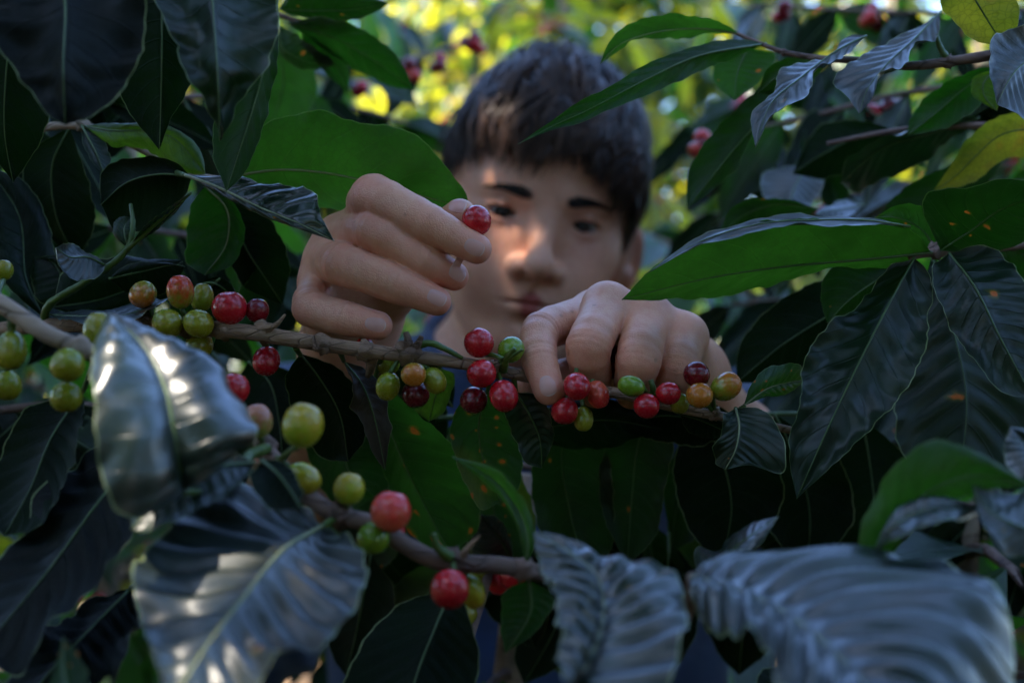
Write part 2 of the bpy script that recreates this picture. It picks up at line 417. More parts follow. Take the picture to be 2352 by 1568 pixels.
def skin_material():
    m, t, out = newmat('skin'); N = NT(t)
    tc = N.n('ShaderNodeTexCoord'); ob = tc.outputs['Object']
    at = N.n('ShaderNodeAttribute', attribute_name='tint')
    n1 = N.noise(ob, 45, 4, .6); n2 = N.noise(ob, 900, 3, .6)
    v = N.vor(ob, 1500)
    c = N.mix(n1, (.60, .275, .155), (.72, .39, .25)); n3 = N.noise(ob, 260, 4, .7); c = N.mix(N.m('MULTIPLY_ADD', n3, 1.6, -.62, clamp=True), c, (.60, .21, .13)); c = N.mix(N.m('MULTIPLY', N.m('LESS_THAN', N.vor(ob, 95), .09), .35), c, (.25, .10, .05))
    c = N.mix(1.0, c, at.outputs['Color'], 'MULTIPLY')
    # fine creases across the skin
    cr = N.m('ADD', N.m('MULTIPLY', v, -.5), N.m('MULTIPLY', n2, .6))
    b = N.n('ShaderNodeBsdfPrincipled'); N.l(c, b.inputs['Base Color'])
    setp(b, Roughness=.47, Specular_IOR_Level=.42, Subsurface_Weight=.18, Subsurface_Radius=(1.0, .35, .18), Subsurface_Scale=.006)
    nb = N.bump(cr, .38, .0005); nb = N.bump(N.noise(ob, 110, 3), .18, .0012, nb)
    N.l(nb, b.inputs['Normal']); N.l(b.outputs[0], out.inputs[0]); return m
def build_person():
    MAT_SKIN = skin_material()
    root = empty('person', (0.03, .99, 0))
    tag(root, 'dark-haired boy in a blue shirt picking coffee cherries behind the branch', 'person')
    Z = np.array([0, 0, CAMZ])
    pieces = []
    lo, hi = HC-np.array([105, 140, 130]), HC+np.array([105, 130, 135])
    f_h = lambda p: f_body(p)
    fine = .9
    # head fine, the rest coarse: both grids share the plane z = zs and are welded there
    q = 2.0
    zs = lo[2]
    V1, F1 = surface(f_h, lo, hi, q); pieces.append((V1, F1))
    V2, F2 = surface(f_h, np.array([-330, 600, -520.]), np.array([330, 1180, zs+6]), 6.0); pieces.append((V2, F2))
    for H in (HAND_R, HAND_L):
        pts = np.vstack([f[0] for f in H['fingers']]+[H['thumb'][0], [H['wrist']], [H['wrist']+(H['elbow']-H['wrist'])*.35]])
        V, F = surface(lambda p: f_hand(p, H), pts.min(0)-np.array([24, 24, 24]), pts.max(0)+np.array([24, 30, 24]), fine)
        pieces.append((V, F))
        lo2 = np.minimum(H['wrist'], H['elbow'])-55; hi2 = np.maximum(H['wrist'], H['elbow'])+55
    for H in (HAND_R, HAND_L):
        lo2 = np.minimum(H['wrist'], H['elbow'])-np.array([45, 30, 45]); hi2 = np.maximum(H['wrist'], H['elbow'])+np.array([45, 45, 45])
        fa = lambda p: s_cap(p, H['wrist']+(H['elbow']-H['wrist'])*.06, H['elbow'], 18.0, 35.)
        V, F = surface(fa, lo2, hi2, 4.0); pieces.append((V, F))
    VV = []; FF = []; n = 0
    for V, F in pieces: VV.append(V); FF.append(F+n); n += len(V)
    V = np.vstack(VV); F = np.vstack(FF)
    # skin's own colour for lips, cheeks, knuckles; ear glow painted in
    tint = np.ones((len(V), 4)); q = to_head(V); s = sym(q)
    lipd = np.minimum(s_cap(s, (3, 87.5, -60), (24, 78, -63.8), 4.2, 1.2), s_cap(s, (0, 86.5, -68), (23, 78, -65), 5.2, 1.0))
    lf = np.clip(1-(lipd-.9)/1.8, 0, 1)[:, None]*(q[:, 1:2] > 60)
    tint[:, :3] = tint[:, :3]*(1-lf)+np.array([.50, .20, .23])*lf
    ck = np.exp(-(s_sph(s, (40, 66, -32), 0)/22)**2)[:, None]; tint[:, :3] *= 1-ck*np.array([0, .10, .10])
    er = np.clip(1-np.abs(s_ell(s, (80, -12, -20), (12, 20, 34)))/10, 0, 1)[:, None]; tint[:, :3] *= 1-er*np.array([0, .22, .28])  # ears reddened: glow of light shining through put into the colour
    eb = np.exp(-(s_sph(s, (33, 78, -2), 0)/15)**2)[:, None]; tint[:, :3] *= 1-eb*np.array([.18, .25, .22])  # skin darker around the eyes
    for H in (HAND_R, HAND_L):
        for pts, rr in H['fingers']:
            for j, a in ((0, .10), (1, .22), (2, .14)):
                k = np.exp(-(s_sph(V, pts[j], 0)/(rr[j]*1.1))**2)[:, None]; tint[:, :3] *= 1-k*np.array([.02, a, a])
            k = np.exp(-(s_sph(V, pts[3], 0)/(rr[3]*1.5))**2)[:, None]; tint[:, :3] *= 1-k*np.array([0, .24, .20])
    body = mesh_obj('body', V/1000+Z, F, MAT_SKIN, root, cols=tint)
    # --- eyes
    m, t, out = newmat('eye'); N = NT(t); tc = N.n('ShaderNodeTexCoord')
    sp = N.n('ShaderNodeSeparateXYZ'); N.l(tc.outputs['Object'], sp.inputs[0])
    rr = N.m('SQRT', N.m('ADD', N.m('POWER', sp.outputs[0], 2), N.m('POWER', sp.outputs[2], 2)))
    c = N.ramp(N.m('MULTIPLY', rr, 100), [(0, (.003, .003, .003)), (.24, (.004, .003, .003)), (.27, (.03, .013, .007)), (.55, (.016, .008, .005)), (.64, (.01, .008, .008)), (.70, (.24, .19, .18)), (1, (.26, .20, .19))])
    b = N.n('ShaderNodeBsdfPrincipled'); N.l(c, b.inputs['Base Color']); setp(b, Roughness=.08, Specular_IOR_Level=.5); N.l(b.outputs[0], out.inputs[0])
    for sx in (-1, 1):
        c0 = from_head([31*sx, 66, 0]); us = np.linspace(0, np.pi, 17)[1:-1]; vs = np.linspace(0, 2*np.pi, 32, endpoint=False)
        Vv = [(math.sin(a)*math.cos(b_), -math.cos(a), math.sin(a)*math.sin(b_)) for a in us for b_ in vs]+[(0, -1, 0), (0, 1, 0)]
        Fv = [(i*32+j, i*32+(j+1) % 32, (i+1)*32+(j+1) % 32, (i+1)*32+j) for i in range(14) for j in range(32)]
        Fv += [(480, (j+1) % 32, j) for j in range(32)]+[(481, 448+j, 448+(j+1) % 32) for j in range(32)]
        me = bpy.data.meshes.new('eyeball'); me.from_pydata([tuple(np.array(p)*.0122) for p in Vv], [], Fv); me.polygons.foreach_set('use_smooth', [True]*len(me.polygons)); me.materials.append(m)
        o = link(bpy.data.objects.new('eyeball', me), root); o.location = Vector(c0/1000+Z)-root.location
        look = Vector(PM(1200, 600, 520)-c0); look.normalize(); o.rotation_euler = (look*-1).to_track_quat('Y', 'Z').to_euler()
    # --- nails
    mn, t, out = newmat('fingernail'); N = NT(t); b = N.n('ShaderNodeBsdfPrincipled')
    tc = N.n('ShaderNodeTexCoord'); sp = N.n('ShaderNodeSeparateXYZ'); N.l(tc.outputs['UV'], sp.inputs[0])
    cc = N.ramp(sp.outputs[1], [(0, (.55, .33, .28)), (.13, (.60, .30, .24)), (.88, (.60, .29, .22)), (.94, (.62, .42, .34)), (1, (.64, .44, .36))])
    N.l(cc, b.inputs['Base Color']); setp(b, Roughness=.28, Subsurface_Weight=.1, Subsurface_Radius=(1, .4, .3), Subsurface_Scale=.003); N.l(b.outputs[0], out.inputs[0])
    def nail(H, c, dirv, hl, hw):                     # c: centre near the surface, dirv: towards the fingertip
        f = lambda p: f_hand(p, H)
        c = project(f, project(f, project(f, c[None])))[0]; n = grad(f, c[None])[0]; n /= np.linalg.norm(n)
        dv = np.asarray(dirv, float); dv = dv-n*(dv@n); dv /= np.linalg.norm(dv); sd = np.cross(dv, n)
        nu, nv = 13, 15; a = np.linspace(-1, 1, nu); b_ = np.linspace(-1, 1, nv)
        pts = []; uvs = []
        for y in b_:
            wy = (1-max(0, -y)**3.2*.42)*(1-max(0, y)**5*.45)
            for x in a:
                pts.append(c+sd*x*hw*wy+dv*(y*hl*(1-.10*x*x))+n*1.5); uvs.append((x*.5+.5, y*.5+.5))
        pts = np.array(pts); X = np.tile(a, nv)
        for _ in range(5): pts = project(f, pts, .30)
        lo_ = pts.copy()
        for _ in range(3): lo_ = project(f, lo_, -.5)
        Fq = [(i*nu+j, i*nu+j+1, (i+1)*nu+j+1, (i+1)*nu+j) for i in range(nv-1) for j in range(nu-1)]
        m_ = MB(); m_.add(pts/1000+Z, Fq, 0, np.array(uvs))
        bd = [j for j in range(nu)]+[i*nu+nu-1 for i in range(1, nv)]+[(nv-1)*nu+j for j in range(nu-2, -1, -1)]+[i*nu for i in range(nv-2, 0, -1)]
        k = len(bd); m_.add(np.vstack([pts[bd], lo_[bd]])/1000+Z, [(i, (i+1) % k, k+(i+1) % k, k+i) for i in range(k)], 0, np.array(uvs)[bd+bd])
        m_.build('fingernail', mn, root)
    def dr(H, i): p = H['fingers'][i][0]; return p[3]-p[2]
    nail(HAND_R, c2(1318, 730, 484), dr(HAND_R, 0), 5.0, 4.2)
    nail(HAND_R, c2(1195, 905, 494), dr(HAND_R, 1), 4.4, 4.1)
    nail(HAND_R, c2(1058, 1078, 487), dr(HAND_R, 2), 4.8, 4.2)
    nail(HAND_R, c2(628, 1262, 486), dr(HAND_R, 3), 5.4, 3.9)
    nail(HAND_L, c4(478, 1020, 478), dr(HAND_L, 0), 5.6, 4.5)
    nail(HAND_R, c2(1195, 455, 505), HAND_R['thumb'][0][3]-HAND_R['thumb'][0][2], 5, 4.6)
    # --- hair
    mh, t, out = newmat('hair'); N = NT(t); tc = N.n('ShaderNodeTexCoord')
    spx = N.n('ShaderNodeSeparateXYZ'); N.l(tc.outputs['UV'], spx.inputs[0]); c = N.mix(spx.outputs[0], (.007, .0045, .0035), (.10, .050, .029))
    b = N.n('ShaderNodeBsdfPrincipled'); N.l(c, b.inputs['Base Color']); setp(b, Roughness=.42, Specular_IOR_Level=.18); N.l(b.outputs[0], out.inputs[0])
    g = np.random.default_rng(11)
    cen = np.array([0, -4, 28.]); rad = np.array([75, 95, 96.])
    pole = np.array([.12, -.42, .90]); pole /= np.linalg.norm(pole)
    e1 = np.cross(pole, [0, 1, 0.]); e1 /= np.linalg.norm(e1); e2 = np.cross(e1, pole); e2 *= np.sign(e2[1])   # e2 forward, e1 to the side
    def sph(az, al):                                   # az 0 = forward, al = angle from the crown
        dirv = (np.cos(al)[:, None]*pole+np.sin(al)[:, None]*(np.cos(az)[:, None]*e2+np.sin(az)[:, None]*e1))
        return dirv
    def limit(az):                                     # where the hair ends, by azimuth
        a = np.abs((az+np.pi) % (2*np.pi)-np.pi)
        return np.interp(a, [0, .4, .8, 1.05, 1.25, 1.4, 1.6, 1.9, 2.3, 3.2], [1.75, 1.76, 1.75, 1.73, 1.78, 1.78, 1.50, 1.56, 1.9, 2.0])
    NS = 17000
    az = g.uniform(-np.pi, np.pi, NS); u = g.uniform(0, 1, NS); lim = limit(az)
    al0 = np.sqrt(u)*(lim-.10)
    lk = (np.floor((az+.25*np.sin(al0*5))*np.maximum(3, 16*np.sin(al0)))*37+np.floor(al0*5.5+.8*np.sin(az*9))*101).astype(int) % 997
    LR = g.uniform(-1, 1, (997, 4))[lk]                # every lock has its own lift, drift, length and shade
    a_ = np.abs(az); top = np.clip((1.95-a_)/.8, 0, 1)
    clump = np.sin(az*23+np.sin(al0*9)*1.3)*.5+np.sin(az*41+al0*5+2)*.4+np.sin(al0*31+az*5)*.35
    ln = (.18+.50*top)*(.75+.5*g.uniform(0, 1, NS))*(1+.35*LR[:, 2])
    frg = lim+g.normal(0, .035, NS)+.17*LR[:, 2]*top+.055*np.sin(az*13+1)*top+.05*np.sin(az*29)*top + .10*np.exp(-((az-.16)/.07)**2)
    al1 = np.minimum(al0+ln, np.maximum(frg, al0+.06))
    nseg = 7; ts = np.linspace(0, 1, nseg+1); curl = g.normal(0, .06, NS); tw = clump*.10+LR[:, 1]*.30*top
    lift = np.interp(a_, [0, .9, 1.15, 1.6, 3.2], [13.5, 11, 4, 3, 7])*np.clip(1.25-al0*.0, 0, 1)*(.35+.65*np.clip((lim-al0)/.5+.25, 0, 1))
    wdt = g.uniform(.3, 1.1, NS)*(1+.4*top)
    rows = []; base0 = None
    for k, tt in enumerate(ts):
        al = al0+(al1-al0)*tt; azk = az+(curl+tw)*tt+.05*np.sin(tt*5+az*17)*(1-.5*tt)*top+.22*tt*(al-.1<.8)*top*0
        dv = sph(azk, al); p = cen+dv*rad
        nn = dv/rad; nn /= np.linalg.norm(nn, axis=1)[:, None]
        hgt = 1.0+lift*np.sin(np.pi*np.minimum(tt*.72+.04, 1))*(1+.25*clump+.6*LR[:, 0])+g.normal(0, .4, NS)+np.where(g.uniform(0, 1, NS) < .05, 4.0*tt, 0)
        hang = top*np.clip(al-1.35, 0, 1)*16            # the fringe hangs off the forehead
        p = p+nn*(hgt+hang*.35)[:, None]
        sd = np.cross(nn, sph(azk, al+.05)-dv); sd /= np.linalg.norm(sd, axis=1)[:, None]+1e-9
        ww = wdt*(1-tt**3*.85)*(.6+.4*min(1, tt*4))
        rows.append((p-sd*ww[:, None], p+nn*(ww*.35)[:, None], p+sd*ww[:, None]))
    A = np.stack([np.stack(r, 1) for r in rows], 1)      # NS, nseg+1, 3, 3
    idx = np.arange(NS*(nseg+1)*3).reshape(NS, nseg+1, 3)
    F = np.concatenate([np.stack([idx[:, :-1, j], idx[:, :-1, j+1], idx[:, 1:, j+1], idx[:, 1:, j]], -1).reshape(-1, 4) for j in (0, 1)])
    V = from_head(A.reshape(-1, 3))
    # cap under the strands
    az2, al2 = np.meshgrid(np.linspace(-np.pi, np.pi, 97), np.linspace(0, 1, 25), indexing='ij'); sh = az2.shape
    L = limit(az2.ravel())-.08; dv = sph(az2.ravel(), al2.ravel()*L); thick = 1.0+4.5*np.sin(np.pi*np.clip(1-al2.ravel(), 0, 1)*.5)
    pc = cen+dv*(rad+thick[:, None]); ic = np.arange(97*25).reshape(97, 25)
    Fc = np.stack([ic[:-1, :-1], ic[1:, :-1], ic[1:, 1:], ic[:-1, 1:]], -1).reshape(-1, 4)+len(V)
    V = np.vstack([V, from_head(pc)]); F = np.vstack([F, Fc])
    huv = np.zeros((len(V), 2)); huv[:NS*(nseg+1)*3, 0] = np.repeat(np.clip(.42+.33*LR[:, 3]+g.normal(0, .16, NS), 0, 1), (nseg+1)*3); huv[NS*(nseg+1)*3:, 0] = .05
    mesh_obj('hair', V/1000+Z, F, mh, root, uv=huv)
    # --- eyebrows and lashes
    def strips(name, segs):
        m_ = MB()
        for a, b_, w_ in segs:
            a = np.asarray(a); b_ = np.asarray(b_); d = b_-a; sd = np.cross(d, [0, 1, 0]); sd /= np.linalg.norm(sd)+1e-9
            mm = (a+b_)/2+np.array([0, .3, 0])
            q_ = np.array([a-sd*w_, a+sd*w_, mm+sd*w_*.8, mm-sd*w_*.8, b_])
            m_.add(from_head(q_)/1000+Z, [(0, 1, 2, 3), (3, 2, 4)])
        m_.build(name, mh, root)
    ff = lambda q_: f_face(q_)
    for sx in (-1, 1):
        t0 = g.uniform(0, 1, 620); vv = g.uniform(-1, 1, 620)
        bx = 11+t0*38; bz = 16.8-1.6*t0+1.8*np.sin(t0*2.8)+vv*(3.1*(1-t0**1.8*.75)*np.clip(.45+t0*4, 0, 1)); 
        pts = np.stack([bx, np.full_like(bx, 84.), bz], 1)
        for _ in range(8): pts = project(ff, pts, .3)
        d = np.stack([.9+t0*.2, -.15-.35*t0, .45-.9*t0], 1)*4.5; b_ = pts+d+np.array([0, .5, 0])
        for _ in range(3): b_ = project(ff, b_, .7)
        pts[:, 0] *= sx; b_[:, 0] *= sx
        strips('eyebrow', list(zip(pts, b_, np.full(620, .28))))
        tt = np.linspace(.05, .97, 60); ex = 18+tt*27; ez = 6.9*np.sin(np.pi*tt)**.7+.8*tt-.9
        ey = 66+np.sqrt(np.maximum(13.3**2-(ex-31)**2-ez**2, 1))+.2
        a = np.stack([ex, ey, ez], 1); d = np.stack([(ex-31)*.07, np.full_like(ex, 3.2), -1.6+0*ex], 1); b_ = a+d
        a[:, 0] *= sx; b_[:, 0] *= sx
        strips('eyelash', list(zip(a, b_, np.full(60, .75))))
    # --- shirt
    ms, t, out = newmat('shirt_cloth'); N = NT(t); tc = N.n('ShaderNodeTexCoord')
    wv = N.n('ShaderNodeTexWave'); wv.inputs['Scale'].default_value = 420; N.l(tc.outputs['Object'], wv.inputs['Vector'])
    c = N.mix(N.noise(tc.outputs['Object'], 30, 3), (.004, .024, .085), (.009, .048, .15)); b = N.n('ShaderNodeBsdfPrincipled'); N.l(c, b.inputs['Base Color'])
    setp(b, Roughness=.85, Sheen_Weight=.3); N.l(N.bump(N.m('ADD', wv.outputs[1], N.m('MULTIPLY', N.noise(tc.outputs['Object'], 14, 3), 6)), .5, .002), b.inputs['Normal']); N.l(b.outputs[0], out.inputs[0])
    nk0, nk1 = NB, from_head([0, -30, -150])
    def f_shirt(p):
        d = f_torso(p)-7
        for H, sh_ in ((HAND_R, SH_R), (HAND_L, SH_L)):
            fold = 2.2*np.sin(p@np.array([.10, .06, .16])+np.sin(p[:, 0]*.05)*2)
            d = smin(d, s_cap(p, sh_, H['elbow'], 56, 50)+fold, 22)
            d = smin(d, s_cap(p, H['elbow'], H['elbow']+(H['wrist']-H['elbow'])*.22, 48, 43)+fold, 14)
        d = d+1.8*np.sin(p@np.array([.07, .03, .05])+2*np.sin(p[:, 2]*.03))
        ax = nk0-nk1; L_ = np.linalg.norm(ax); ax = ax/L_; hgt = (p-nk1)@ax
        d = smax(d, p[:, 2]-(4+.55*(p[:, 1]-985)), 4)
        for H, sh_ in ((HAND_R, SH_R), (HAND_L, SH_L)):    # sleeves end past the elbow
            a2 = H['wrist']-H['elbow']; a2 = a2/np.linalg.norm(a2); h2 = (p-H['elbow'])@a2
            near = np.linalg.norm(p-H['elbow'], axis=1)
            d = smax(d, np.where(near < 140, h2-60, -50), 3)
        return d
    V, F = surface(f_shirt, np.array([-340, 620, -520.]), np.array([340, 1190, 10.]), 5.0, 1)
    mesh_obj('shirt', V/1000+Z, F, ms, root)
    # collar band
    ang = np.linspace(0, 2*np.pi, 49)
    nc_ = from_head([0, -27, -118])
    ring = np.array([(nc_[0]+64*math.cos(a), 985+60*math.sin(a), 4+.55*60*math.sin(a)) for a in ang])
    Vt, Ft = tube(ring/1000+Z, [.0075, .0075], 96, 10); mesh_obj('collar', Vt, Ft, ms, root)
    return root
# ================================================================ COFFEE: leaves, berries, branches
LM = {
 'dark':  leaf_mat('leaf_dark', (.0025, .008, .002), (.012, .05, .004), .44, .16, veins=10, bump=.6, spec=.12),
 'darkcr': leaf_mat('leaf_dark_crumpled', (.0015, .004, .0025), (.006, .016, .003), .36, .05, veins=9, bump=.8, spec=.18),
 'green': leaf_mat('leaf_green', (.006, .026, .004), (.022, .13, .004), .38, .42, spots=.0, veins=9, vcol=(.16, .24, .05)),
 'bright': leaf_mat('leaf_bright', (.018, .055, .008), (.045, .17, .008), .40, .50, spots=.10, veins=9, vcol=(.14, .28, .04)),
 'bright0': leaf_mat('leaf_fresh', (.018, .055, .008), (.050, .18, .008), .36, .50, veins=9, vcol=(.12, .24, .04), bump=.35),
 'spot':  leaf_mat('leaf_rusty', (.006, .022, .004), (.018, .085, .003), .38, .36, spots=.09, veins=10, vcol=(.06, .14, .03)),
 'gloss': leaf_mat('leaf_glossy', (.0035, .015, .004), (.014, .07, .006), .25, .12, veins=11, bump=.6, coat=.12, spec=.45, spots=.02),
 'blue':  leaf_mat('leaf_waxy', (.0035, .012, .009), (.010, .04, .008), .30, .07, veins=11, bump=.5, coat=.75, crough=.34, spec=.7, spots=.03, spotcol=(.16, .06, .03)),
 'yell':  leaf_mat('leaf_yellowing', (.03, .08, .008), (.14, .26, .01), .42, .45, blotch=1.0, yellow=.95, veins=9),
 'blot':  leaf_mat('leaf_blotched', (.014, .042, .012), (.04, .16, .006), .38, .32, blotch=1.0, spots=.25, yellow=.35, veins=9, vcol=(.06, .13, .04)),
 'dry':   leaf_mat('leaf_dry', (.03, .022, .012), (.05, .03, .01), .5, .1, veins=9),
}
def rib_mat(name, c, rough=.45):
    m, t, out = newmat(name); N = NT(t); b = N.n('ShaderNodeBsdfPrincipled'); ob = N.n('ShaderNodeTexCoord').outputs['Object']
    N.l(N.mix(N.noise(ob, 80, 2), tuple(x*.7 for x in c), tuple(min(1, x*1.3) for x in c)), b.inputs['Base Color']); setp(b, Roughness=rough, Subsurface_Weight=.1, Subsurface_Radius=(.5, .8, .2), Subsurface_Scale=.002)
    N.l(b.outputs[0], out.inputs[0]); return m
RIB = rib_mat('leaf_rib', (.07, .12, .035)); RIBL = rib_mat('leaf_rib_pale', (.22, .24, .12)); PETI = rib_mat('green_stalk', (.055, .10, .012))
def bark_mat(name, c1, c2, sc=220):
    m, t, out = newmat(name); N = NT(t); tc = N.n('ShaderNodeTexCoord'); ob = tc.outputs['Object']
    mp = N.n('ShaderNodeMapping'); N.l(ob, mp.inputs['Vector']); mp.inputs['Scale'].default_value = (.45, 1.6, 1.6)
    n1 = N.noise(mp.outputs[0], sc, 5, .65); v = N.vor(mp.outputs[0], sc*.7, 'DISTANCE_TO_EDGE'); n2 = N.noise(ob, 40, 3)
    c = N.mix(n1, c1, c2); c = N.mix(N.m('MULTIPLY_ADD', n2, 3, -1.2, clamp=True), c, tuple(x*.55 for x in c1))
    crk = N.m('SUBTRACT', 1, N.m('MULTIPLY', v, 24), clamp=True); c = N.mix(N.m('MULTIPLY', crk, .5), c, (.02, .012, .008))
    b = N.n('ShaderNodeBsdfPrincipled'); N.l(c, b.inputs['Base Color']); setp(b, Roughness=.7)
    h = N.m('ADD', n1, N.m('MULTIPLY', crk, -.5)); N.l(N.bump(h, .8, .0014), b.inputs['Normal']); N.l(b.outputs[0], out.inputs[0]); return m
BARK = bark_mat('bark', (.19, .095, .05), (.42, .26, .15)); BARK2 = bark_mat('bark_smooth', (.16, .09, .07), (.24, .15, .11), 90)
BARKP = bark_mat('bark_pale', (.28, .19, .13), (.42, .31, .22), 60)
SEEDN = [0]
def uvd(p, d0=None):
    return np.array(P(p[0], p[1], p[2] if len(p) > 2 else d0))
def leaf(parent, M, A, B, mat='green', d=None, n=44, m=11, cup=1.5, ruf=.8, corr=.35, nv=11, rib=RIB, ribr=.55, label=None, pet=None, wob=.35, curl=(0, 0), twist=0, name='leaf', crm=0):
    """a leaf from its midrib M and two margins A, B (u, v, depth m); measurements in mm"""
    SEEDN[0] += 1; g = np.random.default_rng(SEEDN[0]*37+5)
    Mp = np.array([uvd(p, d) for p in M])
    def edge(E):
        E = np.array([uvd(p, d) for p in E]); return np.vstack([Mp[:1], E, Mp[-1:]])
    Mc = crom(Mp, n); Ac = crom(edge(A), n); Bc = crom(edge(B), n)
    s = np.linspace(0, 1, n+1)[:, None]; L = np.linalg.norm(np.diff(Mc, axis=0), axis=1).sum()*1000
    T = np.gradient(Mc, axis=0); T /= np.linalg.norm(T, axis=1)[:, None]+1e-12
    ts = np.concatenate([-np.linspace(1, 0, m+1)[:-1]**.9, np.linspace(0, 1, m+1)**.9])     # -1 = A ... 1 = B
    W = ts.size; V = np.zeros((n+1, W, 3)); ph = g.uniform(0, 6.3, 8); KK = [(g.uniform(5, 26), g.uniform(-7, 7), g.uniform(0, 6.3)) for _ in range(6)]
    for j, t in enumerate(ts):
        E = Ac if t < 0 else Bc; a = abs(t)
        base = Mc*(1-a)+E*a; side = E-Mc; wl = np.linalg.norm(side, axis=1)[:, None]*1000
        N_ = np.cross(side*(1 if t > 0 or j == m else -1)+1e-9, T)
        if j == m: N_ = np.cross(Bc-Mc+1e-9, T)
        N_ /= np.linalg.norm(N_, axis=1)[:, None]+1e-12
        N_ = N_*np.where((N_[:, 1:2] > 0), -1, 1) if False else N_
        S = s*L
        sm = np.sin(np.pi*s)**.5
        q = s*nv-1.6*a**1.3*nv/11
        vein = (.5-.5*np.cos(2*np.pi*q)-.5)*corr*2*min(1, a*4)*(1-a*.35)
        env = a**2
        fr = L/22.
        r_ = ruf*env*(np.sin(2*np.pi*s*fr*.55+ph[0 if t < 0 else 1])+.6*np.sin(2*np.pi*s*fr*1.15+ph[2 if t < 0 else 3])+.35*np.sin(2*np.pi*s*fr*2.3+ph[4 if t < 0 else 5]))
        r2 = ruf*.5*a*np.sin(2*np.pi*(s*fr*.5+a*.7)+ph[6])
        h = (cup*(1-(2*a-1)**2)+vein*np.minimum(1, wl/6)+r_*np.minimum(1, wl/8)+r2*np.minimum(1, wl/8))*sm
        if crm: h = h+crm*a*sm*sum(np.sin(s*kk[0]+t*kk[1]+kk[2])/(1+.25*q_) for q_, kk in enumerate(KK))
        cu = curl[0] if t < 0 else curl[1]
        V[:, j] = base+N_*h/1000
        if wob and a > .5:
            o = wob*(a-.5)*2*(np.sin(2*np.pi*s*fr*1.7+ph[7])+.7*np.sin(2*np.pi*s*fr*3.9+ph[5]))*np.minimum(1, wl/8)*sm
            V[:, j] += side/(wl/1000+1e-9)*o/1000
    idx = np.arange((n+1)*W).reshape(n+1, W)
    F = np.stack([idx[:-1, :-1], idx[:-1, 1:], idx[1:, 1:], idx[1:, :-1]], -1).reshape(-1, 4)
    # orient so the front face looks to the camera side of the leaf
    uvv = np.stack(np.broadcast_arrays((ts*.5+.5)[None, :], np.linspace(0, 1, n+1)[:, None]), -1).reshape(-1, 2)
    mb = MB(); mb.add(V.reshape(-1, 3), [tuple(f) for f in F], 0, uvv)
    Nn = np.cross(Bc-Ac+1e-9, T); Nn /= np.linalg.norm(Nn, axis=1)[:, None]+1e-12
    mid = V[:, m]
    rr = np.linspace(ribr, ribr*.3, n+1)/1000
    Vt, Ft = tube(mid[::2], [ribr/1000, ribr*.6/1000, ribr*.25/1000], n//2, 6); mb.add(Vt, Ft, 1)
    if pet is not None:                                  # stalk back to the twig
        Q = np.array([uvd(p, d) for p in pet]); Q = np.vstack([mid[:1], Q])
        Vt, Ft = tube(Q, [max(ribr, .8)/1000*1.15, .0013], max(6, len(Q)*5), 7); mb.add(Vt, Ft, 2)
    o = mb.build(name, [LM[mat], rib, PETI], parent)
    if label: o['label'] = label
    return o
def E(M, wl, wr, nrm=None):
    pass
def stem(parent, pts, rad, mat, d=None, name='stem', sides=14, noise=.012, n=None, knots=(), extra=()):
    Q = np.array([uvd(p, d) for p in pts]); mb = MB()
    n = n or len(Q)*14
    V, F = tube(Q, [r/1000 for r in rad], n, sides, noise, seed=3); mb.add(V, F, 0)
    for pts2, r2, mi in extra:
        Q2 = np.array([uvd(p, d) for p in pts2]); V, F = tube(Q2, [r/1000 for r in r2], len(Q2)*8, 8, .08, seed=5); mb.add(V, F, mi)
    for (u, v, dd, r) in knots:
        V, F = blob(uvd((u, v, dd)), r/1000, 8, 10, .18, int(u)); mb.add(V, F, 0)
    return mb.build(name, [mat, PETI, BARK], parent)
def blob(c, r, nu=12, nv_=16, noise=.0, seed=1, sc=(1, 1, 1)):
    g = np.random.default_rng(seed); V = [(0, 0, 1)]; F = []
    for i in range(1, nu):
        for j in range(nv_):
            a = math.pi*i/nu; b = 2*math.pi*j/nv_; V.append((math.sin(a)*math.cos(b), math.sin(a)*math.sin(b), math.cos(a)))
    V.append((0, 0, -1)); V = np.array(V); V = V*(1+noise*g.standard_normal((len(V), 1)))*np.array(sc)*r+np.asarray(c)
    for j in range(nv_): F.append((0, 1+j, 1+(j+1) % nv_)); F.append((len(V)-1, 1+(nu-2)*nv_+(j+1) % nv_, 1+(nu-2)*nv_+j))
    for i in range(nu-2):
        for j in range(nv_):
            F.append((1+i*nv_+j, 1+(i+1)*nv_+j, 1+(i+1)*nv_+(j+1) % nv_, 1+i*nv_+(j+1) % nv_))
    return V, F
